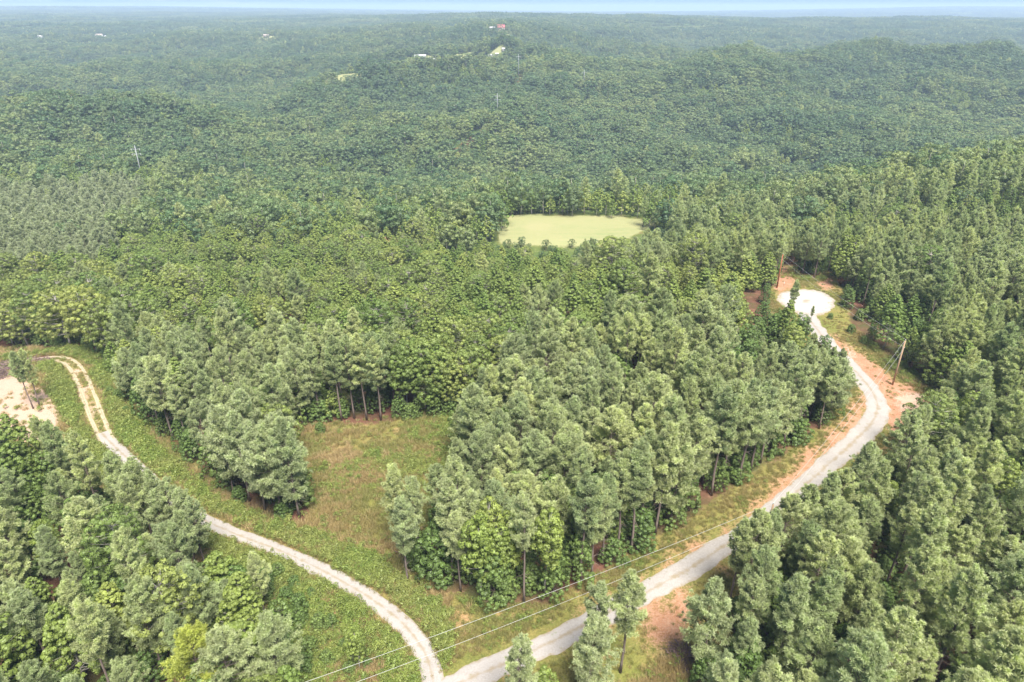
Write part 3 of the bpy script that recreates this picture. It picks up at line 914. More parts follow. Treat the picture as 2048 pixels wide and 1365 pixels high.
# by the bottom of the frame: given by their tops
by_top('yellow_pine', 372, 1272, 12.0, 'bright yellow-green pine at the foot of the lane bank', 0)
by_top('pine', 527, 1238, 12.5, 'round-headed grey-green pine beside the bright yellow-green pine', 6)
by_top('pine', 270, 1165, 14.0, 'tall cone-shaped grey-green pine behind the bright yellow-green pine', 1)
by_top('pine', 375, 1145, 12.0, 'olive pine in the lower wood by the lane bank', 3)
by_top('pine', 505, 1115, 9.0, 'small pine at the lane bank edge of the lower wood', 3)
by_top('pine', 450, 1165, 8.5, 'small olive pine near the lane bank shrubs', 6)
by_top('pine', 1262, 1148, 14.5, 'tall open pine on the grass beside the wide gravel road', 5)
by_top('slim_pine', 1205, 1165, 13.0, 'thinner pine beside the tall open pine at the wide road', 0)
by_top('pine', 1185, 1235, 12.0, 'low bushy pine below the tall open pine at the wide road', 6)
by_top('pine', 1040, 1283, 11.5, 'broad dark-topped pine standing near the road fork', 4)
by_top('lime', 708, 1258, 6.5, 'small light green tree on the bank near the road fork', 1)
by_top('lime', 1090, 1338, 7.0, 'yellow-green sapling beside the broad pine at the fork', 1)
for px, py, h in ((298, 948, 12), (325, 965, 13), (352, 985, 12), (378, 1005, 11), (262, 930, 12.5), (215, 912, 13), (350, 1030, 12), (310, 985, 12)):
    by_top('pine', px, py, h, 'sage green pine leaning over the lane from the lower wood')
for px, py, h in ((1488, 1050, 13), (1522, 1035, 13.5), (1552, 1030, 13), (1585, 1005, 13), (1625, 985, 12.5)):
    by_top('pine', px, py, h, 'pine standing in front of the half-hidden wooden pole')
SHRUB = 'rounded bush on the grassy bank below the gravel lane'
for px, py, h in ((600, 1225, 2.6), (640, 1262, 2.4), (665, 1255, 1.9), (575, 1205, 2.2), (560, 1255, 2.4)):
    by_base('understory', px, py, h, SHRUB, 2)
for px, py, h in ((640, 795, 2.0), (700, 1100, 0.9)):
    pass
for px, py, h in ((690, 1300, 1.5), (620, 1310, 2.4), (655, 1330, 1.9), (735, 1335, 1.3), (590, 1180, 2.0), (625, 1195, 1.4), (560, 1160, 2.4), (535, 1175, 2.8), (575, 1285, 3.0), (610, 1345, 2.6), (700, 1350, 1.7), (648, 1290, 1.2), (765, 1352, 0.9), (540, 1200, 2.2), (600, 1255, 2.6)):
    by_base('understory', px, py, h, SHRUB, 2)
for px, py, h in ((223, 790, 1.8), (240, 800, 2.2), (210, 760, 1.5), (255, 830, 1.7), (640, 862, 2.0), (820, 833, 3.0), (1725, 690, 1.8), (1700, 668, 2.0), (1660, 640, 1.4), (1250, 1135, 1.4)):
    by_base('understory', px, py, h, 'low bush at the grassy edge of the wood', 2)

def dart(n, xr, yr, test):
    """blue-noise scatter; test -> spacing (0 = nothing grows)"""
    cell, grid, res = 2.0, {}, []
    xs, ys = rng.uniform(*xr, n), rng.uniform(*yr, n)
    sp, extra = test(xs, ys)
    for k in np.nonzero(sp > 0)[0]:
        x, y, s = xs[k], ys[k], sp[k]
        i, j, m = int(x // cell), int(y // cell), int(math.ceil(s / cell))
        ok = True
        for a in range(i - m, i + m + 1):
            for b in range(j - m, j + m + 1):
                for q in grid.get((a, b), ()):
                    if (q[0] - x) ** 2 + (q[1] - y) ** 2 < s * s:
                        ok = False
                        break
                if not ok:
                    break
            if not ok:
                break
        if ok:
            grid.setdefault((i, j), []).append((x, y))
            res.append((x, y, extra[k]))
    return res

LIM = 255.0
def stand_of(px, py):
    s = np.zeros(px.shape, int)
    for k, poly in enumerate((P_LEFT, P_CENTRAL, P_RIGHT, P_BACK, P_LOWLEFT, P_GREY), 1):
        s = np.where((s == 0) & inpoly(px, py, poly), k, s)
    return s
NAMES = ['mixed', 'left', 'central', 'right', 'back', 'lowleft', 'grey']
def free(x, y):
    ok = ~inpoly(x, y, FIELD_XY)
    for a, b, rx, ry in CLEARS:
        ok &= ((x - a) / rx) ** 2 + ((y - b) / ry) ** 2 > 1.05
    ok &= ((x - bpx) / 6.5) ** 2 + ((y - bpy_ + 5) / 10.0) ** 2 > 1
    ok &= (corridor_dist(x, y) > np.interp(y, [600, 720], [7.0, 3.0])) | (y < 450)
    return ok
def test_pines(x, y):
    z, px, py, d = near_map(x, y)
    st = stand_of(px, py)
    ok = (st > 0) & ~inpoly(px, py, OPEN) & free(x, y) & (d > 34)
    for hx, hy in HAND:
        ok &= np.hypot(x - hx, y - hy) > 2.2
    top = project(x, y, z + 17)
    ok &= (top[0] > -160) & (top[0] < IW + 160) & (top[1] < IH + 90)
    sp = np.where(ok, np.where(st == 2, 3.1, np.where(st == 6, 3.4, 3.3)), 0)
    return sp * (0.85 + 0.4 * vnoise(x / 9, y / 9, 77)), st
for x, y, st in dart(110000, (-260, 250), (-2, LIM), test_pines):
    nm = NAMES[st]
    q = rng.random()
    broad = {'left': .12, 'central': .06, 'right': .12, 'back': .10, 'lowleft': .28, 'grey': .06}[nm]
    if q < broad * 0.55:
        put('poplar', x, y, rng.uniform(0.85, 1.2), stand=nm)
    elif q < broad * 0.7:
        put('lime', x, y, rng.uniform(0.8, 1.05), stand=nm)
    elif q < broad:
        put('oak', x, y, rng.uniform(0.6, 0.9), stand=nm)
    else:
        if nm == 'grey':
            put('grey_pine', x, y, rng.uniform(0.8, 1.1), stand=nm)
            continue
        _, qx, qy, _ = near_map(np.array([x]), np.array([y]))
        f = float(np.interp(qy[0], [690, 760, 850], [0.36, 0.58, 1.0])) if nm == 'central' and qx[0] > 1450 else 1.0
        put('pine', x, y, rng.uniform(0.66, 1.04) * (0.9 if nm == 'lowleft' else 1) * f, stand=nm)
def test_under(x, y):
    z, px, py, d = near_map(x, y)
    st = stand_of(px, py)
    ok = (((st > 0) & (st < 6)) | ((px < 330) & (py > 610) & (py < 760))) & ~inpoly(px, py + 6, OPEN) & ~inpoly(px, py, OPEN) & free(x, y) & (d > 40)
    return np.where(ok, 3.2, 0), st
for x, y, st in dart(70000, (-190, 200), (8, 200), test_under):
    put('understory', x, y, rng.uniform(0.55, 1.15), stand=NAMES[st])
def test_mixed(x, y):
    z, px, py, d = near_map(x, y)
    st = stand_of(px, py)
    ok = (st == 0) & ~inpoly(px, py, OPEN) & free(x, y) & (py < 860)
    ok &= (px > -200) & (px < IW + 200)
    for c in CLAY[-1:]:
        ok &= ~inpoly(px, py, c)
    big = vnoise(x / 14, y / 14, 55) * 0.7 + vnoise(x / 5, y / 5, 56) * 0.3
    edge_l = (px < 300) & (py > 600)
    kd = np.where(edge_l | (big > 0.60), 1, 0)
    return np.where(ok, np.where(kd == 1, 6.0, 4.1), 0), kd
for x, y, kd in dart(150000, (-220, 260), (100, LIM), test_mixed):
    q = rng.random()
    if -32 < x < 72 and y > 222:
        put('understory', x, y, rng.uniform(0.6, 0.9), stand='mixed')
        continue
    _, qx, qy, _ = near_map(np.array([x]), np.array([y]))
    if qx[0] > 1470 and 595 < qy[0] < 700:        # low growth around the turning circle
        put('understory', x, y, rng.uniform(0.45, 0.7), stand='mixed')
        continue
    if kd == 1:
        put('oak' if q < .85 else 'pine', x, y, rng.uniform(0.72, 1.08), stand='mixed')
    else:
        put('poplar' if q < .66 else ('oak' if q < .93 else ('pine' if q < .97 else 'lime')), x, y, rng.uniform(0.7, 1.25) if q < .66 else rng.uniform(0.55, 0.8), stand='mixed')

# ------------------------------------------------------------------ which of them show largest (a coarse depth-sorted count of what hides what)
BW, BH = 1024, 683
vis = np.zeros(len(TREES), int)
tx = np.array([t['x'] for t in TREES]); ty = np.array([t['y'] for t in TREES]); tz = np.array([t['z'] for t in TREES])
hh = np.array([PROTO[t['kd']][t['var']]['h'] * t['s'] for t in TREES]); rr = np.array([PROTO[t['kd']][t['var']]['r'] * t['s'] for t in TREES])
low = np.array([0.1 if t['kd'] in ('understory', 'poplar') else 0.38 for t in TREES])
c_ = project(tx, ty, tz + hh * (1 + low) / 2)
t_ = project(tx, ty, tz + hh)
b_ = project(tx, ty, tz + hh * low)
occ = np.zeros((BH, BW), bool)
for k in np.argsort(c_[2]):
    if ty[k] < 5:
        continue
    X0, Y0 = c_[0][k] / 2, c_[1][k] / 2
    a_, bb = FPX * rr[k] / c_[2][k] / 2 * 0.85, max(1.5, abs(b_[1][k] - t_[1][k]) / 4 + FPX * rr[k] / c_[2][k] / 2 * 0.3)
    x0, x1, y0, y1 = int(max(0, X0 - a_)), int(min(BW, X0 + a_ + 1)), int(max(0, Y0 - bb)), int(min(BH, Y0 + bb + 1))
    if x0 >= x1 or y0 >= y1:
        continue
    yy, xx = np.mgrid[y0:y1, x0:x1]
    e = ((xx - X0) / a_) ** 2 + ((yy - Y0) / bb) ** 2 < 1
    w = occ[y0:y1, x0:x1]
    vis[k] = int((e & ~w).sum())
    w |= e
fam = np.array([0 if 'pine' in t['kd'] else (2 if t['kd'] == 'understory' else 1) for t in TREES])
single = np.zeros(len(TREES), bool)
for f, lim in ((0, 300), (1, 290), (2, 60)):
    idx = np.nonzero((fam == f) & (vis > (12 if f < 2 else 25)))[0]
    idx = idx[np.argsort(-vis[idx])][:lim]
    single[idx] = True
for k, t in enumerate(TREES):
    if t['label'] and vis[k] > 3:
        single[k] = True

def xy_(px, py):
    return hit_flat(px, py) if py > 560 else hit(px, py)[:2]
WHERE = {'central': 'in the dense wood between the two gravel roads', 'left': 'in the narrow stand between lane and meadow',
         'right': 'in the big pine wood across the wide gravel road', 'back': 'in the pine wood beyond the turning circle',
         'lowleft': 'in the mixed wood below the gravel lane', 'mixed': 'in the leafy thicket behind the pine stands', 'grey': 'in the grey pine stand beyond the thicket'}
LOOK = {'pine': ('pine_tree', 'grey-green pine', 'pine tree'), 'slim_pine': ('pine_tree', 'thin pine', 'pine tree'), 'yellow_pine': ('pine_tree', 'yellow-green pine', 'pine tree'), 'grey_pine': ('pine_tree', 'pale grey pine', 'pine tree'),
        'oak': ('broadleaf_tree', 'dark round-crowned tree', 'broadleaf tree'), 'poplar': ('broadleaf_tree', 'green pointed tree', 'broadleaf tree'),
        'lime': ('broadleaf_tree', 'light yellow-green tree', 'broadleaf tree'), 'understory': ('sapling', 'low dark green sapling', 'sapling')}
LAND = [('the half-hidden pole', xy_(1560, 1120)), ('the leaning wooden pole', xy_(1784, 773)), ('the red-brown pole', xy_(1553, 580)), ('the turning circle', xy_(1616, 606)),
        ('the hay field', (18, 290)), ('the two-track bend', xy_(150, 730)), ('the sandy clearing', xy_(30, 820)), ('the meadow corner', xy_(900, 825)),
        ('the road fork', xy_(890, 1350)), ('the bare clay patch', xy_(768, 495)), ('the clay pad', xy_(1825, 815)), ('the wide gravel road', xy_(1340, 1165)),
        ('the wide gravel road', xy_(1620, 965)), ('the gravel lane', xy_(560, 1103)), ('the gravel lane', xy_(270, 935)), ('the lone pair of thin pines', xy_(70, 815)),
        ('the meadow', xy_(700, 950))]
def auto_label(t, p, look):
    h = p['h'] * t['s']
    size = 'tall' if h > 15.3 else ('short' if h < 10.5 else 'mid-height')
    dd = [(math.hypot(t['x'] - q[0], t['y'] - q[1]), nm_) for nm_, q in LAND]
    d_, nm_ = min(dd)
    rel = 'by ' if d_ < 12 else ('near ' if d_ < 24 else ('far off ' if d_ > 90 else ('away from ' if d_ < 50 else 'far from ')))
    w = {'central': 'between the gravel roads', 'left': 'in the narrow stand', 'right': 'in the roadside pine wood', 'back': 'in the pine wood beyond',
         'lowleft': 'below the lane', 'mixed': 'in the thicket', 'grey': 'in the grey stand'}[t['stand']]
    return '%s %s %s, %s%s' % (size, look, w, rel, nm_)
stats = {}
for k, t in enumerate(TREES):
    if not single[k]:
        continue
    p = PROTO[t['kd']][t['var']]
    nm, look, cat = LOOK[t['kd']]
    lab = t['label'] or auto_label(t, p, look)
    if t['label'] and 'bush' in lab:
        nm, cat = 'bush', 'bush'
    e = empty(nm, (t['x'], t['y'], t['z']), t['rz'])
    e.scale = (t['s'] * t['w'], t['s'] * t['w'], t['s'])
    tag(e, lab, cat, look + 's ' + WHERE[t['stand']] if not t['label'] else lab)
    link('trunk', p['trunk'], e)
    link('crown', p['crown'], e)
    stats[nm] = stats.get(nm, 0) + 1
print('single', stats, 'all near', len(TREES))

# ------------------------------------------------------------------ the woods behind: one mass each, scattered with geometry nodes
def joined(name, tr, cr, bark, leaf):
    nt = tr.n
    v = np.vstack(tr.v + cr.v)
    f = np.vstack(tr.f + [a + nt for a in cr.f])
    mi = np.concatenate([np.zeros(sum(len(a) for a in tr.f), int), np.ones(sum(len(a) for a in cr.f), int)])
    return mesh_np(name, v, f, [bark, leaf], mi, False, np.concatenate(tr.t + cr.t))

def scatter(name, protos, pts, rot, scl, idx, label, kind='stuff'):
    """protos: meshes; pts Nx3; rot N (z); scl N or Nx3; idx N"""
    c = bpy.data.collections.new(name + '_shapes')
    for k, me in enumerate(protos):
        if isinstance(me, tuple):           # trunk and crown, the same meshes as the single trees
            cc_ = bpy.data.collections.new('%s_shape_%03d' % (name, k))
            for q in me:
                cc_.objects.link(bpy.data.objects.new('%s_piece_%03d' % (name, k), q))
            c.children.link(cc_)
        else:
            c.objects.link(bpy.data.objects.new('%s_shape_%03d' % (name, k), me))
    me = bpy.data.meshes.new(name)
    me.vertices.add(len(pts))
    me.vertices.foreach_set('co', np.asarray(pts, np.float32).ravel())
    scl = np.asarray(scl, float)
    if scl.ndim == 1:
        scl = np.repeat(scl[:, None], 3, 1)
    rv = np.zeros((len(pts), 3)); rv[:, 2] = rot
    a = me.attributes.new('rot', 'FLOAT_VECTOR', 'POINT'); a.data.foreach_set('vector', rv.astype(np.float32).ravel())
    a = me.attributes.new('scl', 'FLOAT_VECTOR', 'POINT'); a.data.foreach_set('vector', scl.astype(np.float32).ravel())
    a = me.attributes.new('idx', 'INT', 'POINT'); a.data.foreach_set('value', np.asarray(idx, np.int32))
    o = link(name, me)
    tag(o, label, kind=kind)
    ng = bpy.data.node_groups.new(name, 'GeometryNodeTree')
    ng.interface.new_socket('Geometry', in_out='INPUT', socket_type='NodeSocketGeometry')
    ng.interface.new_socket('Geometry', in_out='OUTPUT', socket_type='NodeSocketGeometry')
    N, L = ng.nodes, ng.links
    gi, go = N.new('NodeGroupInput'), N.new('NodeGroupOutput')
    m2p, iop, ci = N.new('GeometryNodeMeshToPoints'), N.new('GeometryNodeInstanceOnPoints'), N.new('GeometryNodeCollectionInfo')
    ci.inputs['Collection'].default_value = c
    ci.inputs['Separate Children'].default_value = True
    ci.inputs['Reset Children'].default_value = True
    iop.inputs['Pick Instance'].default_value = True
    def attr(nm, tp):
        q = N.new('GeometryNodeInputNamedAttribute')
        q.data_type = tp
        q.inputs['Name'].default_value = nm
        return [s for s in q.outputs if s.enabled and s.name == 'Attribute'][0]
    L.new(gi.outputs[0], m2p.inputs['Mesh'])
    L.new(m2p.outputs['Points'], iop.inputs['Points'])
    L.new(ci.outputs[0], iop.inputs['Instance'])
    L.new(attr('idx', 'INT'), iop.inputs['Instance Index'])
    L.new(attr('rot', 'FLOAT_VECTOR'), iop.inputs['Rotation'])
    L.new(attr('scl', 'FLOAT_VECTOR'), iop.inputs['Scale'])
    L.new(iop.outputs[0], go.inputs[0])
    md = o.modifiers.new('scatter', 'NODES')
    md.node_group = ng
    return o

for name, fams, label in (('pine_forest', ('pine', 'slim_pine', 'yellow_pine', 'grey_pine'), 'rest of the grey-green pine woods, trunks and crowns merging into one mass'),
                          ('broadleaf_thicket', ('oak', 'poplar', 'lime'), 'rest of the young leafy thicket merging into one green mass'),
                          ('undergrowth', ('understory',), 'dark green undergrowth filling the floor of the pine woods')):
    protos, where_ = [], {}
    for f in fams:
        for k, p in enumerate(PROTO[f]):
            where_[(f, k)] = len(protos)
            protos.append((p['trunk'], p['crown']))
    sel = [t for k, t in enumerate(TREES) if t['kd'] in fams and not single[k]]
    scatter(name, protos, [(t['x'], t['y'], t['z']) for t in sel], [t['rz'] for t in sel], [(t['s'] * t['w'], t['s'] * t['w'], t['s']) for t in sel], [where_[(t['kd'], t['var'])] for t in sel], label)

# mid distance: lighter shapes of the same trees
M_FAR = leaf_mat('far_oak_leaves', (0.08, 0.145, 0.05), (0.225, 0.265, 0.09), (0.075, 0.135, 0.06), 0.25, 1.2, 0.0045)  # large darker patches put hill relief and cloud shade into the leaf colour
mid_shapes = []
for k, (h, rc) in enumerate(((14, 4.0), (12.5, 3.6), (15.5, 4.6), (13, 3.2), (16, 5.2), (11.5, 3.0))):
    mid_shapes.append(joined('wood', *broadleaf(300 + k, H=h, Rc=rc, cb=0.28, shape='round' if k != 3 else 'cone', nclump=38, ncl=52, size=0.29, crad=1.25, lod=1, tr_r=0.2, flat=0.9), M_BARK_PALE, M_FAR))
for k, (h, rc) in enumerate(((11, 2.7), (9.5, 2.5), (12, 3.0))):
    mid_shapes.append(joined('wood', *broadleaf(330 + k, H=h, Rc=rc, cb=0.2, shape='cone', nclump=60, ncl=24, size=0.22, crad=0.55, lod=1, tr_r=0.14, flat=0.88), M_BARK_PALE, M_POPLAR))
for k, (h, rc) in enumerate(((15.5, 2.5), (14, 2.3))):
    mid_shapes.append(joined('wood', *pine(350 + k, H=h, cb=0.4, Rm=rc, nl=20, width=0.05, lod=1), M_BARK, M_PINE))
for k in range(2):
    mid_shapes.append(joined('wood', *pine(360 + k, H=14.5, cb=0.35, Rm=2.5, nl=20, width=0.05, lod=1), M_BARK, M_PINE_G))
def jit_grid(y0, y1, sp, slope=0.84, pad=60):
    xs = np.arange(-(slope * y1 + pad), slope * y1 + pad, sp)
    ys = np.arange(y0, y1, sp)
    X, Y = np.meshgrid(xs, ys)
    X = X + (np.arange(len(ys)) % 2)[:, None] * sp * 0.5
    X, Y = X.ravel() + rng.uniform(-.38, .38, X.size) * sp, Y.ravel() + rng.uniform(-.38, .38, X.size) * sp
    k = (np.abs(X) < slope * Y + pad) & (Y >= y0)
    return X[k], Y[k]
PTS, ROT, SCL, IDX = [], [], [], []
for y0, y1, sp in ((LIM, 300, 4.8), (300, 420, 5.4), (420, 800, 7.3), (800, 1400, 8.0), (1400, 2300, 9.0)):
    x, y = jit_grid(y0, y1, sp)
    k = free(x, y) & ~((x > -4) & (x < 58) & (y < 281) & (y > 266))
    x, y = x[k], y[k]
    z, px, py, d = near_map(x, y)
    grey = inpoly(px, py, P_GREY)
    q, patch = rng.random(len(x)), vnoise(x / 60, y / 60, 91)
    young = sstep(560, 380, y) * 0.62 + 0.12 + (patch - 0.5) * 0.5
    idx = np.where(q < young, rng.integers(6, 9, len(x)), rng.integers(0, 6, len(x)))
    pz = np.where(grey, 0.9, np.where((px > 1150) & (py < 520) & (y < 300), 0.5, 0.045))
    idx = np.where(rng.random(len(x)) < pz, rng.integers(9, 11, len(x)), idx)
    idx = np.where(grey & (idx >= 9), rng.integers(11, 13, len(x)), idx)
    s = rng.uniform(0.62, 1.25, len(x)) * np.interp(y, [250, 420, 800, 1400, 2300], [1.05, 1.25, 1.32, 1.34, 1.42])
    front = (x > -8) & (x < 62) & (y < 276)
    s = np.where(front, s * 0.32, s)
    idx = np.where(front, rng.choice([0, 1, 5], len(x)), idx)
    PTS.append(np.column_stack([x, y, z - 0.2])); ROT.append(rng.uniform(0, 6.28, len(x)))
    SCL.append(np.column_stack([s, s, s * np.interp(y, [300, 450, 900], [0.95, 0.84, 0.74])])); IDX.append(idx)
PTS, ROT, SCL, IDX = np.vstack(PTS), np.concatenate(ROT), np.vstack(SCL), np.concatenate(IDX)
print('mid trees', len(PTS))
scatter('hillside_woods', mid_shapes, PTS, ROT, SCL, IDX, 'unbroken broadleaf woods covering the valley and the long hill')
# far: patches of canopy
far_shapes = []
for k in range(5):
    r = np.random.default_rng(400 + k)
    cr = MB()
    for gx in np.arange(-30, 30, 8.0):
        for gy in np.arange(-30, 30, 8.0):
            c = np.array([gx + r.uniform(-3, 3), gy + r.uniform(-3, 3), 0])
            h, rc = r.uniform(10, 16), r.uniform(3.8, 5.6)
            m = 9
            az, t = r.uniform(0, 6.28, m), r.uniform(0.2, 1, m)
            cc = c + np.column_stack([np.cos(az) * rc * np.sqrt(1 - t * t * .9), np.sin(az) * rc * np.sqrt(1 - t * t * .9), h * (0.55 + 0.45 * t)])
            oo = unit(np.column_stack([np.cos(az), np.sin(az), 0.4 + t * 1.5]))
            cr.add(*leaves(r, cc, np.full(m, 1.9), oo, 10, 0.95, np.clip(r.normal(0.5, 0.2) + r.normal(0, .1, m), 0, 1), 0.7))
    far_shapes.append(cr.mesh('far_wood', [M_FAR]))
PTS, ROT, SCL = [], [], []
for y0, y1, sp, s in ((2300, 6000, 55, 1.0), (6000, 15800, 150, 2.7)):
    x, y = jit_grid(y0, y1, sp, 0.84, 100)
    k = free(x, y)
    x, y = x[k], y[k]
    PTS.append(np.column_stack([x, y, ground_z(x, y) - 1])); ROT.append(rng.uniform(0, 6.28, len(x)))
    SCL.append(np.column_stack([np.full(len(x), s), np.full(len(x), s), np.full(len(x), min(s, 1.5))]))
PTS, ROT, SCL = np.vstack(PTS), np.concatenate(ROT), np.vstack(SCL)
print('far patches', len(PTS))
scatter('distant_woods', far_shapes, PTS, ROT, SCL, rng.integers(0, 5, len(PTS)), 'hazy blue-grey woods running to the horizon')


# ------------------------------------------------------------------ meadow growth
M_GRASS = leaf_mat('grass_blades', (0.24, 0.26, 0.07), (0.37, 0.34, 0.13), (0.42, 0.32, 0.15), 0.4, 1.2, 0.09)
M_WEED = leaf_mat('weed_leaves', (0.19, 0.265, 0.05), (0.30, 0.345, 0.085), (0.28, 0.30, 0.085), 0.4, 1.2, 0.09)
M_STALK = leaf_mat('dry_stalks', (0.44, 0.33, 0.16), (0.54, 0.40, 0.22), (0.40, 0.31, 0.13), 0.35, 1.2, 0.09)
def tuft(seed, nb, h, spread, w):
    r = np.random.default_rng(seed)
    m = MB()
    b = np.column_stack([r.normal(0, spread * 0.4, nb), r.normal(0, spread * 0.4, nb), np.zeros(nb)])
    d = np.column_stack([r.normal(0, 0.35, nb), r.normal(0, 0.35, nb), np.ones(nb)])
    L = h * r.uniform(0.5, 1.15, nb)[:, None]
    az = r.uniform(0, 6.28, nb)
    sd_ = np.column_stack([np.cos(az), np.sin(az), np.zeros(nb)]) * w
    mid = b + d * L * 0.55
    tip = b + d * L + np.column_stack([r.normal(0, 0.12, nb), r.normal(0, 0.12, nb), -0.05 * np.ones(nb)]) * h
    v = np.stack([b - sd_, b + sd_, mid + sd_, mid - sd_, tip], 1).reshape(-1, 3)
    k = np.arange(nb)[:, None] * 5
    f = np.concatenate([k + [[0, 1, 2]], k + [[0, 2, 3]], k + [[3, 2, 4]]])
    m.add(v, f, np.repeat(np.clip(r.normal(0.5, 0.2, nb), 0, 1), 5))
    return m
def weed(seed, h, rad, nc, ncl, size):
    r = np.random.default_rng(seed)
    m = MB()
    c = np.column_stack([r.normal(0, rad * 0.55, nc), r.normal(0, rad * 0.55, nc), h * r.uniform(0.35, 0.9, nc)])
    m.add(*leaves(r, c, r.uniform(0.16, 0.3, nc), unit(np.column_stack([c[:, :2], np.full(nc, 0.6)])), ncl, size, np.clip(r.normal(.5, .2, nc), 0, 1), 0.5))
    return m
W = [tuft(500, 60, 0.45, 0.45, 0.016).mesh('grass', [M_GRASS]), tuft(501, 70, 0.7, 0.6, 0.018).mesh('grass', [M_GRASS]), tuft(502, 50, 0.8, 0.5, 0.016).mesh('grass', [M_STALK]),
     weed(510, 0.4, 0.45, 9, 26, 0.05).mesh('weed', [M_WEED]), weed(511, 0.65, 0.5, 11, 28, 0.052).mesh('weed', [M_WEED]), weed(512, 0.95, 0.42, 12, 28, 0.055).mesh('weed', [M_WEED])]
N0 = 1100000
xs, ys = rng.uniform(-135, 125, N0), rng.uniform(38, 190, N0)
z, px, py, d = near_map(xs, ys)
ok = inpoly(px, py, [(a, b) for a, b in OPEN]) & (px > -80) & (px < IW + 80) & (py < IH + 60)
xs, ys, z, px, py = xs[ok], ys[ok], z[ok], px[ok], py[ok]
rd = road_dist(xs, ys)
cl_, sa_, li_ = _bil(clay, xs, ys), _bil(sand, xs, ys), _bil(litter, xs, ys)
lush = fbm(xs / 11, ys / 11, 61) * 0.75 + fbm(xs / 2.5, ys / 2.5, 63) * 0.25 + 0.35 * np.exp(-((rd - 1.8) / 1.6) ** 2) * (px < 900)
dens = np.clip(0.16 + 1.8 * (lush - 0.42), 0.06, 1.0) * np.clip(1 - 1.2 * cl_, 0.05, 1) * np.clip(1 - 1.3 * sa_, 0.03, 1) * np.clip(1.15 - li_, 0.25, 1)
dens *= np.where(rd < 0.05, np.where(rd > -0.35, 0.25, 0.012), 1)
mow = (px > 900) & (rd < 6)           # the mown verge along the wide road
dens *= np.where(mow, 0.55, 1)
k = rng.random(len(xs)) < dens
xs, ys, z, rd, lush, mow = xs[k], ys[k], z[k], rd[k], lush[k], mow[k]
q = rng.random(len(xs))
leafy = np.clip((lush - 0.50) * 2.6, 0.04, 0.5)
dry = fbm(xs / 5, ys / 5, 71) - 0.10
idx = np.where(q < leafy, rng.integers(3, 6, len(xs)), np.where(rng.random(len(xs)) < np.clip((dry - 0.38) * 5, 0.08, 0.95), 2, rng.integers(0, 2, len(xs))))
idx = np.where(mow & (rng.random(len(xs)) < 0.8), rng.integers(0, 2, len(xs)), idx)
s = rng.uniform(0.6, 1.3, len(xs)) * (1 + 0.25 * np.exp(-((rd - 2.2) / 1.8) ** 2)) * np.where(mow, 0.55, 1) * np.where(rd < 0.3, 0.5, 1)
print('meadow plants', len(xs))
scatter('grass', W, np.column_stack([xs, ys, z - 0.02]), rng.uniform(0, 6.28, len(xs)), s, idx, 'tall grass and leafy weeds covering the meadow and road banks')

# ------------------------------------------------------------------ utility poles and wires
M_POLE = plain_mat('weathered_pole_wood', (0.30, 0.19, 0.11), (0.42, 0.29, 0.19), 6, 0.9, 0.3, 0, (1, 1, 0.15))
M_POLE_RED = plain_mat('red_brown_pole_wood', (0.26, 0.075, 0.03), (0.36, 0.12, 0.05), 6, 0.85, 0.3, 0, (1, 1, 0.15))
M_WIRE = plain_mat('bare_aluminium_wire', (0.50, 0.50, 0.48), (0.62, 0.62, 0.60), 2, 0.5, 0, 0.3)
M_PORC = plain_mat('porcelain', (0.42, 0.42, 0.40), (0.5, 0.5, 0.48), 3, 0.3)
M_STEEL = plain_mat('galvanised_steel', (0.28, 0.29, 0.30), (0.36, 0.37, 0.38), 3, 0.5, 0, 0.2)
def pole(x, y, h, mat, label, lean=(0, 0)):
    z = float(ground_z(x, y))
    e = empty('utility_pole', (x, y, z))
    tag(e, label, 'utility pole', 'utility poles along the wide gravel road')
    m = MB()
    m.tube([(0, 0, -0.4), (lean[0] * .5, lean[1] * .5, h * .5), (lean[0], lean[1], h)], [0.17, 0.15, 0.115], 12)
    m.obj('pole_shaft', mat, e, True)
    m = MB()
    m.tube([(lean[0], lean[1], h - 0.02), (lean[0], lean[1], h + 0.12), (lean[0], lean[1], h + 0.16), (lean[0], lean[1], h + 0.30)], [0.035, 0.035, 0.075, 0.05], 10)
    m.obj('insulator', M_PORC, e, True)
    m = MB()
    m.box((lean[0] * .85 + 0.19, lean[1] * .85, h * 0.85), (0.10, 0.10, 0.16))
    m.obj('neutral_bracket', M_STEEL, e)
    m = MB()
    m.tube([(lean[0] * .97 - .16, lean[1] * .97, h * .97), (lean[0] * .6 - 0.17, lean[1] * .6, h * .6), (-0.19, 0, 0.2)], 0.012, 4)
    m.obj('ground_wire', M_STEEL, e)
    return np.array([x + lean[0], y + lean[1], z + h + 0.28]), np.array([x + lean[0] * .85 + 0.22, y + lean[1] * .85, z + h * 0.85]), e
xa, ya = hit_flat(1545, 1016, 9.3)
pa = pole(xa, ya, 9.2, M_POLE, 'weathered pole half hidden by pines beside the wide gravel road')
xb, yb = hit_flat(1784, 773)
pb_ = pole(xb, yb, 9.4, M_POLE, 'pale brown leaning pole with guy wires by the clay pad', (0.12, 0.0))
xc, yc = hit_flat(1553, 580)
pc = pole(xc, yc, 9.0, M_POLE_RED, 'red-brown pole by the turning circle')
x0, y0 = hit_flat(650, 1366, 8.2)
dirn = unit(np.array([x0 - xa, y0 - ya]))
xd, yd = xa + dirn[0] * 62, ya + dirn[1] * 62
pd = (np.array([xd, yd, 9.4]), np.array([xd + 1.0, yd - 0.4, 7.9]))
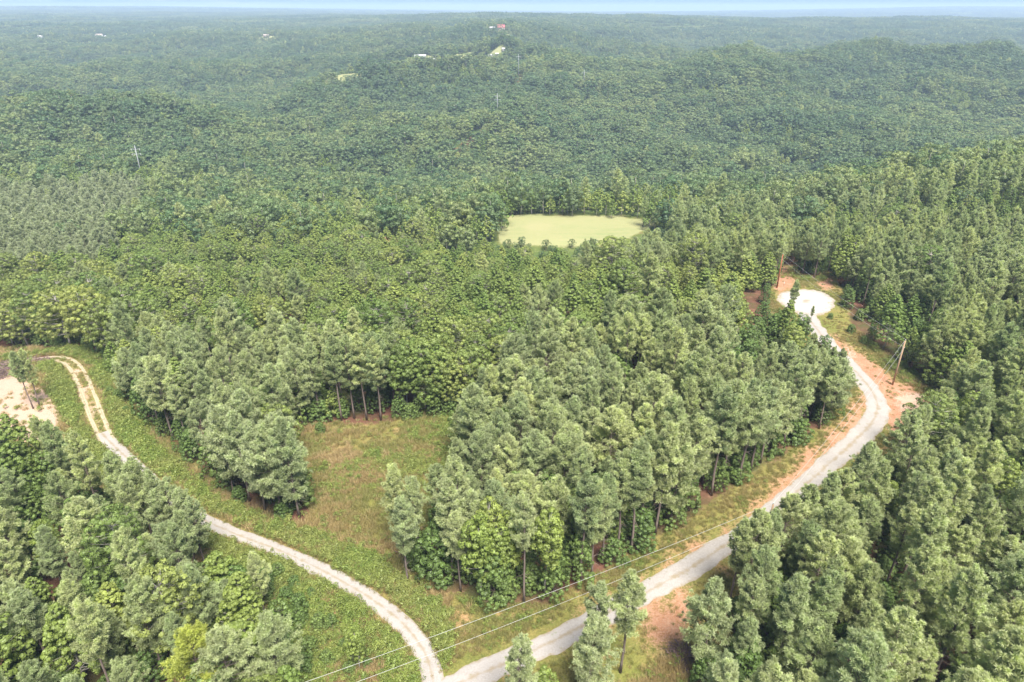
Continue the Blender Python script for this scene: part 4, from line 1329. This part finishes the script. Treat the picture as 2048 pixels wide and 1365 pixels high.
def wire(a, b, sag, label, r=0.014):
    t = np.linspace(0, 1, 41)[:, None]
    p = np.asarray(a) * (1 - t) + np.asarray(b) * t
    p[:, 2] -= (4 * sag * t * (1 - t))[:, 0]
    m = MB()
    m.tube(p, r, 5)
    tag(m.obj('power_line_wire', M_WIRE, None, True), label, 'wire', 'wires between the utility poles')
for nm, u, w_ in (('over the road fork', pd, pa), ('between the half hidden pole and the leaning pole', pa, pb_), ('between the leaning pole and the red-brown pole', pb_, pc)):
    wire(u[0], w_[0], 0.75, 'upper pale wire ' + nm)
    wire(u[1], w_[1], 0.85, 'lower pale wire ' + nm)
gx, gy = hit_flat(1762, 752)
def guy(a, b, label):
    m = MB()
    m.tube([a, b], 0.009, 5)
    tag(m.obj('guy_wire', M_STEEL, None, True), label, 'wire')
ga = hit_flat(1757, 762)
guy(pb_[0] - [0, 0, .4], (ga[0] - 0.3, ga[1], float(ground_z(*ga))), 'upper guy wire of the leaning pole')
guy(pb_[1] - [.1, 0, -.1], (ga[0] + 0.4, ga[1] - .8, float(ground_z(*ga))), 'lower guy wire of the leaning pole')
mk = MB()
mk.tube([(0, 0, -.1), (0, 0, 1.0)], 0.06, 8)
bx_, by_ = hit_flat(1567, 574)
o = mk.obj('marker_post', M_PORC, None, True)
o.location = (bx_, by_, float(ground_z(bx_, by_)))
tag(o, 'small white marker post near the red-brown pole', 'post')

# steel transmission poles standing out of the far woods
def steel_pole(px_, py_base, h, arms, label):
    x, y, z = hit(px_, py_base)
    e = empty('transmission_pole', (x, y, z), rng.uniform(-0.3, 0.3))
    tag(e, label, 'transmission pole', 'steel transmission poles in the far woods')
    m = MB()
    m.tube([(0, 0, -1), (0, 0, h * .5), (0, 0, h)], [0.36, 0.29, 0.17], 10)
    m.obj('pole_shaft', M_STEEL, e, True)
    for zz, L in arms:
        for sg in (-1, 1):
            m = MB()
            m.tube([(0, 0, h - zz), (sg * L * .6, 0, h - zz + 0.35), (sg * L, 0, h - zz + 0.5)], [0.2, 0.15, 0.1], 6)
            a = m.obj('crossarm', M_STEEL, e, True)
            m = MB()
            m.tube([(sg * L, 0, h - zz + 0.5), (sg * L, 0, h - zz - 1.1)], [0.13, 0.13], 6)
            m.obj('insulator', M_PORC, a, True)
steel_pole(995, 243, 27, ((3.0, 2.4), (6.5, 2.8)), 'pale steel pole with short arms above the brown cut strip')
steel_pole(1037, 160, 30, ((3.0, 2.6),), 'tall pale steel pole at the top end of the cut strip')
steel_pole(1167, 184, 24, ((3.0, 2.6),), 'pale steel pole alone on the wooded slope of the long hill')
steel_pole(288, 372, 25, ((2.5, 2.6), (5.5, 2.6)), 'white steel pole with paired arms at the corner of the grey pine stand')

# ------------------------------------------------------------------ far farms
M_WALL = plain_mat('white_siding', (0.55, 0.54, 0.52), (0.62, 0.61, 0.59), 2, 0.8)
M_ROOF_W = plain_mat('white_metal_roof', (0.62, 0.61, 0.62), (0.70, 0.69, 0.70), 1, 0.5)
M_ROOF_R = plain_mat('red_metal_roof', (0.42, 0.12, 0.12), (0.48, 0.15, 0.15), 1, 0.5)
M_TAN = plain_mat('tan_siding', (0.45, 0.36, 0.30), (0.52, 0.42, 0.36), 2, 0.8)
M_DARK = plain_mat('dark_glass', (0.03, 0.035, 0.04), (0.05, 0.055, 0.06), 2, 0.2)
def house(name, key, off, dims, rz, wall, roof, label, cat='house', pitch=0.45):
    x, y = HOUSES[key][0] + off[0], HOUSES[key][1] + off[1]
    e = empty(name, (x, y, float(ground_z(x, y)) - 0.3), rz)
    tag(e, label, cat, 'far farm buildings')
    w, d, h = dims
    m = MB(); m.box((0, 0, h / 2), (w, d, h)); 
    g = h + d * 0.5 * pitch
    for sx in (-1, 1):
        m.add([(sx * w / 2, -d / 2, h), (sx * w / 2, d / 2, h), (sx * w / 2, 0, g)], [(0, 1, 2)])
    m.obj('wall', wall, e)
    m = MB()
    for sg in (-1, 1):
        a = np.array([(-w / 2 - .5, sg * (d / 2 + .6), h - 0.6 * pitch), (w / 2 + .5, sg * (d / 2 + .6), h - 0.6 * pitch), (w / 2 + .5, 0, g + 0.05), (-w / 2 - .5, 0, g + 0.05)])
        m.add(np.vstack([a, a + [0, 0, 0.18]]), [(0, 1, 2), (0, 2, 3), (4, 6, 5), (4, 7, 6), (0, 4, 5), (0, 5, 1), (1, 5, 6), (1, 6, 2), (3, 2, 6), (3, 6, 7), (0, 3, 7), (0, 7, 4)])
    m.obj('roof', roof, e)
    nwin = max(2, int(w // 4))
    for i in range(nwin):
        m = MB(); m.box((-w / 2 + (i + .5) * w / nwin + .4, -d / 2 - 0.03, h * 0.55), (1.1, 0.10, 1.3)); m.obj('window', M_DARK, e)
    m = MB(); m.box((-w / 2 + 0.35 * w, -d / 2 - 0.04, 1.05), (1.0, 0.10, 2.1)); m.obj('door', M_TAN, e)
house('house', 'white_cottage', (0, -8), (10, 8, 6), 0.3, M_WALL, M_ROOF_W, 'small white house alone at the edge of a far clearing')
house('house', 'farmhouse', (-14, -10), (17, 11, 9), 0.15, M_WALL, M_TAN, 'large pale two-storey house on the far ridge')
house('shed', 'farmhouse', (8, -12), (11, 8, 4), 0.1, M_WALL, M_ROOF_W, 'low white shed beside the large pale house', 'shed')
house('shed', 'farmhouse', (28, -11), (18, 7, 3), -0.1, M_TAN, M_TAN, 'long tan shed past the low white shed on the far ridge', 'shed')
house('house', 'small_roof', (0, -8), (12, 8, 4.5), 0.1, M_TAN, M_TAN, 'tan roofed house lost in the far woods')
house('barn', 'long_barn', (-6, -4), (17, 9, 4.5), 0.05, M_TAN, M_ROOF_W, 'long barn with white roof on a pale meadow', 'barn')
house('house', 'long_barn', (14, -6), (9, 7, 3), 0.2, M_WALL, M_ROOF_W, 'low white house next to the long barn')
house('house', 'red_roof', (2, -8), (15, 10, 6), 0.1, M_TAN, M_ROOF_R, 'house with bright red roof on the far wooded rise', pitch=0.9)
house('shed', 'red_roof', (-14, -10), (13, 6, 3), 0.2, M_WALL, M_ROOF_W, 'pale low shed beside the red roofed house', 'shed')
house('house', 'hamlet', (-6, -5), (8, 7, 4), 0.4, M_WALL, M_ROOF_W, 'white gabled house at the end of the pale meadow')
house('shed', 'hamlet', (3, -8), (5, 4, 3), 0.1, M_WALL, M_ROOF_W, 'small white shed beside the white gabled house', 'shed')
house('shed', 'hamlet', (13, -5), (4, 4, 4), 0.1, M_WALL, M_ROOF_W, 'narrow white shed standing apart past the white gabled house', 'shed')
house('house', 'hill_house', (0, -6), (13, 8, 3.5), 0.25, M_WALL, M_ROOF_W, 'white roofed house alone among trees on the long hill')

# brush piles
M_BRUSH = plain_mat('grey_brown_brush', (0.13, 0.085, 0.08), (0.22, 0.15, 0.14), 3, 0.95)
def brush(px_, py_, rx, ry, h, nst, label):
    x, y = hit_flat(px_, py_)
    r = np.random.default_rng(int(px_ + 999))
    m = MB()
    for _ in range(nst):
        a, q = r.uniform(0, 6.28), math.sqrt(r.random())
        c = np.array([math.cos(a) * q * rx, math.sin(a) * q * ry, 0])
        c[2] = h * (1 - q * q) * r.uniform(0.2, 1.0) + 0.05
        d_ = unit(np.array([r.normal(), r.normal(), r.normal(0, 0.25)])) * r.uniform(0.5, 1.6)
        m.tube([c - d_, c + d_ + [0, 0, r.normal(0, .1)]], [r.uniform(0.03, 0.09), 0.02], 4, r.random(), False)
    o = m.obj('brush_pile', M_BRUSH)
    o.location = (x, y, float(ground_z(x, y)))
    tag(o, label, 'brush pile')
brush(15, 728, 9.0, 5.0, 1.0, 700, 'wide purplish brown brush pile beside the two-track lane')
brush(84, 712, 4.0, 1.2, 0.6, 120, 'narrow row of brush at the bend of the two-track lane')
brush(1368, 1318, 1.7, 1.5, 0.45, 160, 'small purplish brush heap at the edge of the big pine wood')
brush(818, 1098, 1.3, 1.2, 0.4, 90, 'small reddish brush heap by the dark-stemmed thin pines')

# ------------------------------------------------------------------ haze over the far country
hm, n, l = new_mat('haze')
pv = n.new('ShaderNodeVolumePrincipled')
pv.inputs['Color'].default_value = (0.57, 0.73, 1.0, 1)
pv.inputs['Density'].default_value = 0.000175
pv.inputs['Anisotropy'].default_value = 0.0
out = n.new('ShaderNodeOutputMaterial')
l.new(pv.outputs[0], out.inputs['Volume'])
hb = MB()
zb, zt = float(GZ.min()) - 1.5, max(float(GZ.max()) + 45, CAM_H + 45)
hb.box((0, 8200, (zb + zt) / 2), (52000, 17200, zt - zb))
tag(hb.obj('haze', hm), 'thin blue-white haze over the far hills', kind='stuff')
